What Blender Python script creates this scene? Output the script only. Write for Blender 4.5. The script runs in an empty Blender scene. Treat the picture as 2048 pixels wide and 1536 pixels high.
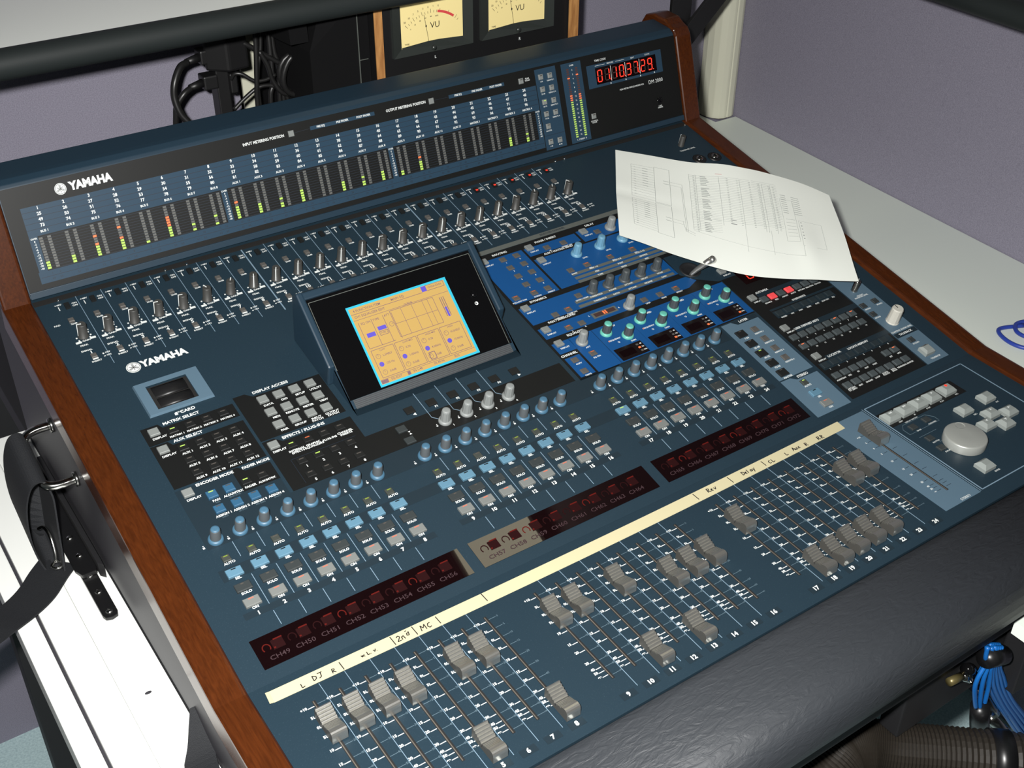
import bpy, bmesh, math, random
from mathutils import Matrix, Vector

random.seed(7)
SC = bpy.context.scene
COL = SC.collection
MM = 0.001
R = math.radians

# ------------------------------------------------------------------ camera, world, lights, exposure
def rows(r0, r1, r2):
    return Matrix((r0, r1, r2))
CAM_POS = Vector((-0.21666, -0.46712, 0.69274))
c_right = Vector((0.824142, -0.56637, 0.003936))
c_down = Vector((-0.314821, -0.46386, -0.828083))
c_fwd = Vector((0.470827, 0.681219, -0.560592))
cam_d = bpy.data.cameras.new('photo_camera')
cam_d.sensor_fit = 'HORIZONTAL'
cam_d.sensor_width = 36.0
cam_d.lens = 36.0 * 2354.47 / 2048.0
cam_d.clip_start = 0.02
cam_d.clip_end = 40.0
cam = bpy.data.objects.new('photo_camera', cam_d)
COL.objects.link(cam)
m = Matrix.Identity(4)
for i in range(3):
    m[i][0] = c_right[i]; m[i][1] = -c_down[i]; m[i][2] = -c_fwd[i]; m[i][3] = CAM_POS[i]
cam.matrix_world = m
SC.camera = cam

world = bpy.data.worlds.new('room_ambient')
world.use_nodes = True
bg = world.node_tree.nodes['Background']
bg.inputs[0].default_value = (0.72, 0.80, 0.80, 1)
bg.inputs[1].default_value = 0.06
SC.world = world

# the camera's own flash, left of and a little above the lens
fl_d = bpy.data.lights.new('camera_flash', 'SPOT')
fl_d.shadow_soft_size = 0.018
fl_d.spot_size = R(105); fl_d.spot_blend = 1.0
fl_d.energy = 130.0
fl_d.color = (1.0, 0.985, 0.96)
fl = bpy.data.objects.new('camera_flash', fl_d)
COL.objects.link(fl)
fp = CAM_POS - c_right * 0.050 - c_down * 0.040 - c_fwd * 0.01
m2 = m.copy()
for i in range(3):
    m2[i][3] = fp[i]
fl.matrix_world = m2 @ Matrix.Rotation(R(-8.0), 4, 'X') @ Matrix.Rotation(R(-2.0), 4, 'Y')

vs = SC.view_settings
SC.display_settings.display_device = 'sRGB'
vs.view_transform = 'Standard'
vs.look = 'None'
vs.exposure = 0.0
vs.gamma = 1.0
vs.use_curve_mapping = False

# ------------------------------------------------------------------ helpers
def lin(c):
    c = c / 255.0
    return c / 12.92 if c <= 0.04045 else ((c + 0.055) / 1.055) ** 2.4
def rgb(r, g, b):
    return (lin(r), lin(g), lin(b), 1.0)

MATS = {}
def mat(name, col, rough=0.5, metal=0.0, emit=None, es=0.0, spec=0.5, noise=None, bump=None, coat=0.0):
    """noise=(scale, colour2, low, high) mixes a second colour in by procedural noise; bump=(scale, strength)"""
    M = bpy.data.materials.new(name)
    M.use_nodes = True
    nt = M.node_tree
    b = nt.nodes['Principled BSDF']
    b.inputs['Base Color'].default_value = rgb(*col)
    b.inputs['Roughness'].default_value = rough
    b.inputs['Metallic'].default_value = metal
    b.inputs['Specular IOR Level'].default_value = spec
    b.inputs['Coat Weight'].default_value = coat
    if emit:
        b.inputs['Emission Color'].default_value = rgb(*emit)
        b.inputs['Emission Strength'].default_value = es
    if noise or bump:
        tc = nt.nodes.new('ShaderNodeTexCoord')
    if noise:
        n = nt.nodes.new('ShaderNodeTexNoise')
        n.inputs['Scale'].default_value = noise[0]
        n.inputs['Detail'].default_value = 3
        r = nt.nodes.new('ShaderNodeMapRange')
        r.inputs['From Min'].default_value = noise[2]
        r.inputs['From Max'].default_value = noise[3]
        mx = nt.nodes.new('ShaderNodeMix')
        mx.data_type = 'RGBA'
        mx.inputs['A'].default_value = rgb(*col)
        mx.inputs['B'].default_value = rgb(*noise[1])
        nt.links.new(tc.outputs['Object'], n.inputs['Vector'])
        nt.links.new(n.outputs['Fac'], r.inputs['Value'])
        nt.links.new(r.outputs['Result'], mx.inputs['Factor'])
        nt.links.new(mx.outputs['Result'], b.inputs['Base Color'])
    if bump:
        n2 = nt.nodes.new('ShaderNodeTexNoise')
        n2.inputs['Scale'].default_value = bump[0]
        n2.inputs['Detail'].default_value = 4
        bp = nt.nodes.new('ShaderNodeBump')
        bp.inputs['Strength'].default_value = bump[1]
        bp.inputs['Distance'].default_value = 0.001
        nt.links.new(tc.outputs['Object'], n2.inputs['Vector'])
        nt.links.new(n2.outputs['Fac'], bp.inputs['Height'])
        nt.links.new(bp.outputs['Normal'], b.inputs['Normal'])
    MATS[name] = M
    return M

def wood_mat(name, c1, c2, scale, rough, axis_scale):
    M = bpy.data.materials.new(name)
    M.use_nodes = True
    nt = M.node_tree
    b = nt.nodes['Principled BSDF']
    tc = nt.nodes.new('ShaderNodeTexCoord')
    mp = nt.nodes.new('ShaderNodeMapping')
    mp.inputs['Scale'].default_value = axis_scale
    n = nt.nodes.new('ShaderNodeTexNoise')
    n.inputs['Scale'].default_value = scale
    n.inputs['Detail'].default_value = 6
    n.inputs['Distortion'].default_value = 0.6
    cr = nt.nodes.new('ShaderNodeValToRGB')
    cr.color_ramp.elements[0].position = 0.32
    cr.color_ramp.elements[0].color = rgb(*c1)
    cr.color_ramp.elements[1].position = 0.68
    cr.color_ramp.elements[1].color = rgb(*c2)
    nt.links.new(tc.outputs['Object'], mp.inputs['Vector'])
    nt.links.new(mp.outputs['Vector'], n.inputs['Vector'])
    nt.links.new(n.outputs['Fac'], cr.inputs['Fac'])
    nt.links.new(cr.outputs['Color'], b.inputs['Base Color'])
    b.inputs['Roughness'].default_value = rough
    MATS[name] = M

def leather_mat(name, col):
    M = mat(name, col, 0.55, spec=0.35)
    nt = M.node_tree
    b = nt.nodes['Principled BSDF']
    tc = nt.nodes.new('ShaderNodeTexCoord')
    mp = nt.nodes.new('ShaderNodeMapping')
    mp.inputs['Scale'].default_value = (0.35, 1.0, 1.0)
    mp.inputs['Rotation'].default_value = (0, 0, R(-25))
    n = nt.nodes.new('ShaderNodeTexNoise')
    n.inputs['Scale'].default_value = 170
    n.inputs['Detail'].default_value = 5
    n.inputs['Distortion'].default_value = 1.4
    bp = nt.nodes.new('ShaderNodeBump')
    bp.inputs['Strength'].default_value = 0.75
    bp.inputs['Distance'].default_value = 0.0012
    nt.links.new(tc.outputs['Object'], mp.inputs['Vector'])
    nt.links.new(mp.outputs['Vector'], n.inputs['Vector'])
    nt.links.new(n.outputs['Fac'], bp.inputs['Height'])
    nt.links.new(bp.outputs['Normal'], b.inputs['Normal'])

class MB:
    """mesh builder in millimetres"""
    def __init__(self):
        self.v = []; self.f = []; self.mi = []; self.cur = 0; self.sm = []
        self.smooth = False
    def add(self, verts, faces):
        o = len(self.v)
        self.v += [tuple(p) for p in verts]
        for f in faces:
            self.f.append(tuple(i + o for i in f)); self.mi.append(self.cur); self.sm.append(self.smooth)
    def box(self, x0, x1, y0, y1, z0, z1, ins=0.0, insb=0.0):
        a = insb; b = ins
        self.add([(x0+a, y0+a, z0), (x1-a, y0+a, z0), (x1-a, y1-a, z0), (x0+a, y1-a, z0),
                  (x0+b, y0+b, z1), (x1-b, y0+b, z1), (x1-b, y1-b, z1), (x0+b, y1-b, z1)],
                 [(3, 2, 1, 0), (4, 5, 6, 7), (0, 1, 5, 4), (1, 2, 6, 5), (2, 3, 7, 6), (3, 0, 4, 7)])
    def prism(self, poly, z0, z1):
        n = len(poly)
        if sum(poly[i][0]*poly[(i+1) % n][1]-poly[(i+1) % n][0]*poly[i][1] for i in range(n)) < 0:
            poly = poly[::-1]
        self.add([(x, y, z0) for x, y in poly] + [(x, y, z1) for x, y in poly],
                 [tuple(range(n-1, -1, -1)), tuple(range(n, 2*n))] + [(i, (i+1) % n, n+(i+1) % n, n+i) for i in range(n)])
    def xprism(self, poly, x0, x1):
        """poly of (y, z) swept along x"""
        n = len(poly)
        if sum(poly[i][0]*poly[(i+1) % n][1]-poly[(i+1) % n][0]*poly[i][1] for i in range(n)) < 0:
            poly = poly[::-1]
        self.add([(x0, y, z) for y, z in poly] + [(x1, y, z) for y, z in poly],
                 [tuple(range(n-1, -1, -1)), tuple(range(n, 2*n))] + [(i, (i+1) % n, n+(i+1) % n, n+i) for i in range(n)])
    def line(self, x0, y0, x1, y1, w, z0=0.0, z1=0.25):
        d = math.hypot(x1-x0, y1-y0) or 1
        nx, ny = -(y1-y0)/d*w/2, (x1-x0)/d*w/2
        self.prism([(x0+nx, y0+ny), (x0-nx, y0-ny), (x1-nx, y1-ny), (x1+nx, y1+ny)], z0, z1)
    def lathe(self, prof, n=20, cx=0, cy=0, flute=0, fd=0.0, cap=True):
        o = []
        fs = []
        for k, (r, z) in enumerate(prof):
            for i in range(n):
                rr = r*(1-fd*(i % 2)) if flute and 0 < k < len(prof)-1 else r
                a = 2*math.pi*i/n
                o.append((cx+rr*math.cos(a), cy+rr*math.sin(a), z))
        for k in range(len(prof)-1):
            for i in range(n):
                j = (i+1) % n
                fs.append((k*n+i, k*n+j, (k+1)*n+j, (k+1)*n+i))
        self.add(o, fs)
        if cap:
            s = self.smooth; self.smooth = False
            self.f.append(tuple(len(self.v)-n+i for i in range(n))); self.mi.append(self.cur); self.sm.append(False)
            self.smooth = s
    def tube(self, pts, r, n=8, closed=False, rf=None):
        pts = [Vector(p) for p in pts]
        m_ = len(pts)
        up = Vector((0, 0, 1))
        o = []; fs = []
        t0 = (pts[1]-pts[0]).normalized()
        if abs(t0.dot(up)) > 0.95:
            up = Vector((1, 0, 0))
        nrm = (up - t0*up.dot(t0)).normalized()
        for k in range(m_):
            a = pts[max(k-1, 0)]; b = pts[min(k+1, m_-1)]
            t = (b-a).normalized()
            nrm = (nrm - t*nrm.dot(t)).normalized()
            bn = t.cross(nrm)
            rr = rf(k) if rf else r
            for i in range(n):
                an = 2*math.pi*i/n
                o.append(pts[k] + (nrm*math.cos(an) + bn*math.sin(an))*rr)
        for k in range(m_-1):
            for i in range(n):
                j = (i+1) % n
                fs.append((k*n+i, k*n+j, (k+1)*n+j, (k+1)*n+i))
        fs.append(tuple(range(n-1, -1, -1))); fs.append(tuple((m_-1)*n+i for i in range(n)))
        self.add(o, fs)
    def ribbon(self, pts, widths, th=1.5):
        """strap: centre path, width vectors per point; thickness along the cross normal"""
        o = []; fs = []
        m_ = len(pts)
        P = [Vector(p) for p in pts]
        for k in range(m_):
            t = (P[min(k+1, m_-1)]-P[max(k-1, 0)]).normalized()
            w = Vector(widths[k])
            nn = t.cross(w).normalized()*th/2
            o += [P[k]-w/2+nn, P[k]+w/2+nn, P[k]+w/2-nn, P[k]-w/2-nn]
        for k in range(m_-1):
            a = 4*k; b = a+4
            fs += [(a, a+1, b+1, b), (a+1, a+2, b+2, b+1), (a+2, a+3, b+3, b+2), (a+3, a, b, b+3)]
        fs += [(3, 2, 1, 0), tuple((m_-1)*4+i for i in range(4))]
        self.add(o, fs)
    def mesh(self, name, mats, bevel=0.0, seg=2):
        me = bpy.data.meshes.new(name)
        me.from_pydata([(x*MM, y*MM, z*MM) for x, y, z in self.v], [], self.f)
        for mm in mats:
            me.materials.append(MATS[mm])
        me.polygons.foreach_set('material_index', self.mi)
        me.polygons.foreach_set('use_smooth', self.sm)
        if bevel:
            bm = bmesh.new(); bm.from_mesh(me)
            bmesh.ops.remove_doubles(bm, verts=bm.verts, dist=1e-6)
            bmesh.ops.recalc_face_normals(bm, faces=bm.faces)
            bmesh.ops.bevel(bm, geom=[e for e in bm.edges if e.calc_face_angle(0) > 0.3], offset=bevel*MM, segments=seg, affect='EDGES', profile=0.6)
            bm.to_mesh(me); bm.free()
        me.update()
        return me

def T(x, y, z):
    return Matrix.Translation((x*MM, y*MM, z*MM))
def RX(d):
    return Matrix.Rotation(R(d), 4, 'X')
def RZ(d):
    return Matrix.Rotation(R(d), 4, 'Z')

def thing(name, label, cat, loc=(0, 0, 0), group=None):
    o = bpy.data.objects.new(name, None)
    o.empty_display_size = 0.02
    COL.objects.link(o)
    o.location = Vector(loc)*MM
    o['label'] = label; o['category'] = cat
    if group:
        o['group'] = group
    return o
WM = {}
STUFFY = ('printed_line', 'printed_field', 'printed_lettering', 'scale_tick', 'strip_marking', 'push_symbol', 'printed_chart', 'screen_graphic', 'screen_lettering', 'handwriting', 'grille_slot', 'lit_symbol', 'unlit_segment', 'needle_and_scale', 'printed_symbol', 'divider_line', 'level_meter', 'stereo_meter', 'bezel_line', 'arrow_symbol', 'digit')
def put(name, me, parent, M=None, label=None):
    """link a mesh; M is the world matrix for a part (parent = thing), or local for a sub-part (parent = part)"""
    o = bpy.data.objects.new(name, me)
    COL.objects.link(o)
    if parent is not None:
        o.parent = parent
        if parent.type == 'EMPTY':
            o.matrix_basis = Matrix.Translation(-parent.location) @ (M or Matrix.Identity(4))
            WM[o.name] = M or Matrix.Identity(4)
        else:
            o.matrix_basis = M or Matrix.Identity(4)
    else:
        o.matrix_basis = M or Matrix.Identity(4)
    if label:
        o['label'] = label
    if name in STUFFY:
        o['kind'] = 'stuff'
    return o
def single(name, mb, mats, label, cat, M=None, group=None, bevel=0.0, seg=2):
    o = put(name, mb.mesh(name, mats, bevel, seg), None, M)
    o['label'] = label; o['category'] = cat
    if group:
        o['group'] = group
    return o
def struct(name, mb, mats, M=None, bevel=0.0, label=None):
    o = put(name, mb.mesh(name, mats, bevel), None, M)
    o['kind'] = 'structure'
    if label:
        o['label'] = label
    return o

def crom(pts, k=6):
    """Catmull-Rom through the points"""
    P = [Vector(p) for p in pts]
    P = [P[0]*2-P[1]] + P + [P[-1]*2-P[-2]]
    out = []
    for i in range(1, len(P)-2):
        for j in range(k):
            t = j/k
            a, b, c, d = P[i-1], P[i], P[i+1], P[i+2]
            out.append(0.5*((2*b)+(c-a)*t+(2*a-5*b+4*c-d)*t*t+(3*b-a-3*c+d)*t*t*t))
    out.append(P[-2])
    return out

# lettering: collected per group, turned into thin meshes at the end
TEXTS = {}
def txt(grp, M, x, s, body, cap, align='CENTER', h=0.3, rot=0, bold=0.012, sx=1.0, serif=False):
    TEXTS.setdefault(grp, []).append((body, cap, M @ T(x, s, h) @ RZ(rot), align, bold, sx))
def flush(grp, name, matname, parent, kind=None):
    items = TEXTS.pop(grp, [])
    if not items:
        return None
    cache = {}
    for body, cap, M, al, bold, sx in items:
        key = (body, al, bold)
        if key not in cache:
            cu = bpy.data.curves.new('t', 'FONT')
            cu.body = body; cu.size = 1.0; cu.align_x = al; cu.align_y = 'CENTER'
            cu.resolution_u = 2; cu.offset = bold; cu.space_line = 0.85
            o = bpy.data.objects.new('t', cu)
            COL.objects.link(o)
            cache[key] = o
    bpy.context.view_layer.update()
    dg = bpy.context.evaluated_depsgraph_get()
    geo = {}
    for k, o in cache.items():
        me = bpy.data.meshes.new_from_object(o.evaluated_get(dg))
        geo[k] = ([v.co.copy() for v in me.vertices], [tuple(p.vertices) for p in me.polygons])
        bpy.data.meshes.remove(me)
    for o in cache.values():
        cu = o.data
        bpy.data.objects.remove(o); bpy.data.curves.remove(cu)
    V = []; F = []
    base = Matrix.Translation(-parent.location) if parent.type == 'EMPTY' else WM[parent.name].inverted()
    for body, cap, M, al, bold, sx in items:
        vv, ff = geo[(body, al, bold)]
        S = cap*MM/0.70
        Q = base @ M @ Matrix.Diagonal((S*sx, S, S, 1))
        o = len(V)
        V += [tuple(Q @ v) for v in vv]
        F += [tuple(i+o for i in f) for f in ff]
    me = bpy.data.meshes.new(name)
    me.from_pydata(V, [], F)
    me.materials.append(MATS[matname])
    me.update()
    o = bpy.data.objects.new(name, me)
    COL.objects.link(o)
    o.parent = parent
    o['kind'] = kind or 'stuff'
    return o

# frames of the console's surfaces (mm, degrees): fader deck, sloping control panel, bridge face, screen face
F1 = RX(2.5)
F2 = T(0, 137.50, 6.003) @ RX(12.602)
F3 = F2 @ T(0, 487.8, 0) @ RX(72.092-12.602)
F4 = F2 @ T(0, 224.0, 0) @ RX(41.08-12.602)
def W(F, x, s, h=0):
    p = F @ Vector((x*MM, s*MM, h*MM))
    return (p.x/MM, p.y/MM, p.z/MM)
def YZ(F, s, h=0):
    p = W(F, 0, s, h)
    return (p[1], p[2])

# ------------------------------------------------------------------ materials
mat('navy_panel', (28, 44, 54), 0.42, noise=(900, (46, 62, 72), 0.60, 0.80), spec=0.35)
mat('navy_dark', (25, 38, 46), 0.45, spec=0.4)
mat('navy_edge', (29, 47, 60), 0.4, spec=0.45)
mat('print_black', (17, 18, 18), 0.45, spec=0.4)
mat('print_blue', (14, 68, 120), 0.45, spec=0.4)
mat('print_steel', (78, 100, 115), 0.45, spec=0.4)
mat('bridge_label', (35, 57, 74), 0.45, spec=0.35)
mat('bridge_black', (13, 14, 13), 0.5, spec=0.35)
mat('print_white', (206, 210, 208), 0.6)
mat('print_grey', (74, 92, 102), 0.6)
mat('print_line', (110, 132, 148), 0.6)
mat('print_dim', (20, 30, 42), 0.6)
mat('strip_grey', (84, 88, 84), 0.5)
mat('wood_cherry_dummy', (90, 45, 20))
wood_mat('wood_cherry', (56, 25, 8), (72, 34, 12), 80, 0.24, (6.0, 0.5, 4.0))
wood_mat('wood_ply', (146, 98, 52), (184, 134, 78), 60, 0.6, (3.0, 3.0, 0.5))
leather_mat('armrest_vinyl', (43, 46, 50))
mat('side_metal', (58, 57, 62), 0.5, metal=0.2)
mat('body_black', (22, 22, 24), 0.6)
mat('slot_dark', (14, 13, 12), 0.8)
mat('slot_rail', (84, 79, 72), 0.5)
mat('chrome', (178, 178, 174), 0.22, metal=1.0)
mat('chrome_bright', (215, 215, 210), 0.12, metal=1.0)
mat('cap_metal', (204, 203, 197), 0.29, metal=0.92)
mat('cap_side', (84, 83, 79), 0.5, metal=0.5)
mat('btn_light', (116, 120, 118), 0.5)
mat('btn_on', (104, 107, 105), 0.5)
mat('btn_sel', (82, 118, 138), 0.45)
mat('btn_blue', (42, 82, 110), 0.45)
mat('btn_dark', (44, 49, 50), 0.5)
mat('btn_auto', (54, 58, 54), 0.5)
mat('btn_key', (62, 69, 71), 0.5)
mat('btn_black', (24, 25, 25), 0.4)
mat('btn_smoke', (34, 43, 47), 0.35)
mat('btn_redlit', (200, 70, 74), 0.45, emit=(255, 70, 70), es=0.25)
mat('btn_taupe', (78, 76, 73), 0.5)
mat('btn_transport', (128, 134, 131), 0.5)
mat('led_off', (70, 66, 62), 0.5)
mat('led_green', (140, 170, 80), 0.4, emit=(184, 216, 92), es=0.46)
mat('led_dimgreen', (104, 122, 48), 0.4, emit=(140, 170, 50), es=0.12)
mat('led_orange', (200, 100, 62), 0.4, emit=(255, 120, 66), es=0.50)
mat('led_red', (190, 40, 30), 0.4, emit=(255, 66, 44), es=0.80)
mat('led_onred', (166, 96, 78), 0.4, emit=(240, 90, 60), es=0.14)
mat('led_btnred', (150, 80, 52), 0.4, emit=(230, 90, 50), es=0.22)
mat('seg_off', (84, 85, 82), 0.55)
mat('seg_dark', (60, 42, 40), 0.5)
mat('seg_dimorange', (74, 46, 38), 0.5, emit=(200, 80, 40), es=0.02)
mat('display_glass', (14, 5, 6), 0.015, spec=0.55)
mat('display_glyph', (52, 36, 40), 0.5, emit=(150, 60, 60), es=0.01)
mat('display_red', (26, 4, 5), 0.8, emit=(200, 24, 16), es=0.008, spec=0.1)
mat('display_hot', (70, 14, 10), 0.8, emit=(235, 48, 24), es=0.03, spec=0.1)
mat('eq_glass', (20, 14, 14), 0.2)
mat('knob_body', (72, 77, 80), 0.5)
mat('knob_dark', (62, 67, 69), 0.5)
mat('knob_gain', (54, 54, 52), 0.5)
mat('knob_grey', (160, 164, 160), 0.5)
mat('knob_silver', (120, 124, 123), 0.5)
mat('knob_blue', (60, 94, 116), 0.45)
mat('knob_sky', (92, 136, 160), 0.45)
mat('knob_teal', (88, 164, 148), 0.45)
mat('knob_cream', (180, 178, 168), 0.5)
mat('jog_silver', (158, 161, 156), 0.36, metal=0.35)
mat('bezel_black', (10, 10, 11), 0.12, spec=0.5)
mat('mesh_grille', (62, 68, 69), 0.5)
mat('lcd_paper', (110, 90, 52), 0.4, emit=(244, 200, 112), es=0.52)
mat('lcd_cyan', (40, 130, 150), 0.4, emit=(40, 190, 216), es=0.48)
mat('lcd_ink', (90, 70, 78), 0.4, emit=(150, 112, 116), es=0.30)
mat('lcd_violet', (70, 60, 140), 0.4, emit=(92, 80, 196), es=0.42)
mat('tape_cream', (184, 176, 142), 0.7)
mat('ink_black', (22, 20, 22), 0.7)
mat('paper_white', (236, 240, 232), 0.75)
mat('paper_ink', (150, 154, 152), 0.75)
mat('paper_ink_red', (196, 130, 130), 0.75)
mat('desk_white', (222, 230, 221), 0.45, spec=0.4)
mat('desk_rail', (226, 228, 224), 0.4)
mat('wall_fabric', (143, 140, 154), 0.95, spec=0.1, noise=(700, (126, 123, 137), 0.35, 0.65), bump=(900, 0.5))
mat('post_cream', (206, 206, 186), 0.4)
mat('floor_carpet', (196, 220, 222), 0.95, noise=(300, (168, 194, 198), 0.35, 0.7), spec=0.1)
mat('ceiling_tile', (70, 70, 68), 0.9)
mat('lamp_diffuser', (240, 238, 220), 0.6, emit=(255, 246, 214), es=3.6)
mat('lamp_frame', (190, 190, 186), 0.5)
mat('foam_black', (30, 35, 35), 0.6, spec=0.3)
mat('plastic_black', (20, 20, 21), 0.45)
mat('cable_black', (26, 26, 26), 0.38)
mat('vu_face', (232, 214, 150), 0.6, emit=(240, 220, 150), es=0.05)
mat('vu_red', (206, 70, 70), 0.6)
mat('vu_ink', (30, 30, 28), 0.6)
mat('vu_bezel', (46, 50, 48), 0.3)
mat('webbing', (10, 13, 18), 0.75, bump=(1500, 0.6))
mat('leather_black', (16, 16, 17), 0.35)
mat('hose_grey', (36, 32, 27), 0.45)
mat('cable_blue', (18, 92, 164), 0.4)
mat('cable_navy', (40, 62, 150), 0.4)
mat('brass_dull', (112, 102, 66), 0.35, metal=0.6)
mat('bar_black', (14, 14, 15), 0.6)
mat('cabinet_black', (15, 15, 16), 0.9, spec=0.1)
mat('shelf_white', (244, 248, 243), 0.5)
# ------------------------------------------------------------------ the setting
b = MB(); b.box(-2200, 2400, -2200, 1200, -850, -830)
struct('floor', b, ['floor_carpet'])
b = MB(); b.box(-2200, 1252, 1000, 1040, -830, 1800)
struct('wall_back', b, ['wall_fabric'])
def wallx(y):
    return 1243 + (y-1000)*0.0806
b = MB(); b.prism([(wallx(1000), 1000), (wallx(-2200), -2200), (wallx(-2200)+40, -2200), (wallx(1000)+40, 1000)], -830, 1800)
struct('wall_right', b, ['wall_fabric'])
b = MB(); b.box(-2200, 2400, -2200, 1200, 1800, 1830)
struct('ceiling', b, ['ceiling_tile'])
b = MB()
pr_ = [(1194, 999), (1191, 985), (1192, 972), (1196, 961), (1203, 953), (1212, 949), (1217, 948.5), (1218, 950.5), (1220, 948.5), (1230, 949), (1237, 952), (1239, 956), (1239, 999)]
b.prism(pr_, -80, 900)
struct('trim_1', b, ['post_cream'], bevel=1.2, label='cream rounded corner post between the two purple partitions')
b = MB()
for x0, x1 in ((350, 374), (377, 402), (405, 432)):
    b.box(x0, x1, 986, 999.5, -700, 900)
b.box(350, 432, 990, 999.8, -700, 900)
struct('trim_2', b, ['post_cream'], label='cream cable trunking on the back partition')

# ceiling lamp (mirrored in the glossy channel displays)
t = thing('ceiling_light', 'square fluorescent ceiling light reflected in the red channel displays', 'light', (1047, 900, 1800))
b = MB(); b.box(922, 1172, 548, 912, 1776, 1800)
put('housing', b.mesh('housing', ['lamp_frame']), t)
b = MB(); b.box(935, 1160, 560, 900, 1772, 1777)
put('diffuser', b.mesh('diffuser', ['lamp_diffuser']), t)

# ------------------------------------------------------------------ desk
t = thing('desk', 'white desk carrying the mixing console, with a ribbed white edge on its left', 'desk', (380, 400, -830))
b = MB(); b.prism([(829.5, -140), (829.5, 999), (1190, 999), (1190, 946), (wallx(946)-1, 946), (wallx(-140)-1, -140)], -108, -80)
put('desk_top', b.mesh('desk_top', ['desk_white'], 1.5), t)
for x0, x1, z1 in ((-103, -63.5, -80.5), (-134, -103.4, -78.0), (-155, -137, -79.0)):
    b = MB(); b.box(x0, x1, -420, 700, -112, z1)
    put('edge_rail', b.mesh('edge_rail', ['desk_rail'], 1.2), t)
b = MB(); b.box(-137, -134, -420, 699, -110, -84)
put('edge_groove', b.mesh('edge_groove', ['side_metal']), t)
b = MB(); b.box(-63.4, 829.4, -88, 998, -112, -81)
put('platform', b.mesh('platform', ['body_black'], 1.0), t)
b = MB(); b.box(498, 826, -72, -50, -203, -112)
put('front_rail', b.mesh('front_rail', ['body_black'], 2), t)
for x, y in ((-120, -380), (-120, 660), (1120, -100), (1180, 940), (-40, 960)):
    b = MB(); b.box(x-25, x+25, y-25, y+25, -830, -110)
    put('leg', b.mesh('leg', ['body_black'], 2), t)

# ------------------------------------------------------------------ mixing console
con = thing('mixing_console', 'large navy digital mixing console with wooden cheeks and grey padded armrest', 'mixer', (380, 270, -80))
XL, XR = -38.0, 803.0
b = MB(); b.box(XL, XR, -31, 137.9, -3, 0)
deck = put('fader_deck', b.mesh('fader_deck', ['navy_panel']), con, F1)
b = MB(); b.box(XL, XR, 0, 500, -3, 0)
panel = put('control_panel', b.mesh('control_panel', ['navy_panel']), con, F2)
b = MB()
b.xprism([YZ(F1, -31, -3.2), YZ(F2, 0, -3.2), YZ(F2, 500, -3.2), (690, 108), (690, -79.5), (-31, -79.5)], XL+0.5, XR-0.5)
put('body', b.mesh('body', ['body_black']), con)
for x0, x1 in ((-65.5, XL-0.3), (XR+0.3, 829)):
    b = MB()
    b.xprism([YZ(F1, -31, 3.5), YZ(F1, 120, 3.6), YZ(F2, -2, 4.0), YZ(F2, 18, 4.0), YZ(F2, 300, 4.0), YZ(F2, 497, 4.0), YZ(F2, 500, -30), YZ(F2, 0, -30), YZ(F1, -31, -30)], x0, x1)
    put('wood_cheek', b.mesh('wood_cheek', ['wood_cherry'], 4.0, 3), con, label='reddish brown varnished wooden side cheek')
for x0, x1 in ((-62.5, -38.6), (803.6, 826)):
    b = MB()
    b.xprism([YZ(F1, -31, -30.3), YZ(F2, 0, -30.3), YZ(F2, 560, -30.3), (690, -79), (-31, -79)], x0, x1)
    put('side_panel', b.mesh('side_panel', ['side_metal'], 0.8), con)
b = MB(); b.smooth = True
prof = [(-31.3, -60), (-31.3, -2.5), (-33, -0.6), (-40, 0.6), (-60, 1.3), (-80, 0.6), (-93, -1.5), (-102, -5.5), (-108.5, -11), (-112.5, -18), (-115, -27), (-115.5, -36), (-113.5, -48), (-107, -58)]
b.xprism(prof, -66, 829.5)
me = b.mesh('armrest', ['armrest_vinyl'])
for p in me.polygons:
    if len(p.vertices) > 4:
        p.use_smooth = False
put('armrest', me, con, F1, 'grey vinyl padded armrest')

PIT, GAP = 21.802, 27.376
def chx(i):
    return (i-1)*PIT + ((i-1)//8)*GAP
# coloured areas printed on the sloping panel
PA = {}
def area(poly, m_, z=0.12, key=None):
    PA.setdefault((m_, z), MB()).prism(poly, 0.0, z)
def rect(x0, x1, s0, s1):
    return [(x0, s0), (x1, s0), (x1, s1), (x0, s1)]
K = 'print_black'
area(rect(-10, 574, 136, 160.3), 'navy_dark')
area(rect(-10, 76, 160.3, 206), 'navy_dark')
for g in range(3):
    xa = chx(8*g+1)-12; xb = chx(8*g+8)+12
    area(rect(xa, xb, 59.2, 65.4), 'navy_dark')
area(rect(-12, 564, 100, 112.5), 'navy_dark')
area([(-9, 263.5), (76.5, 263.5), (76.5, 280.5), (10, 280.5), (7, 286), (-9, 286)], K, 0.2)
area([(-9, 208.4), (76.5, 208.4), (76.5, 257.2), (10, 257.2), (7, 262.6), (-9, 262.6)], K, 0.2)
area([(42, 179.6), (76.2, 179.6), (76.2, 201), (53, 201), (48, 207.4), (42, 207.4)], K, 0.2)
area([(79.3, 225.4), (165, 225.4), (165, 280.4), (97, 280.4), (91, 286.4), (79.3, 286.4)], K, 0.2)
area([(79.3, 160.6), (165, 160.6), (165, 217.8), (97, 217.8), (91, 224), (79.3, 224)], K, 0.2)
area(rect(165, 386, 160.6, 188.8), K, 0.2)
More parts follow.
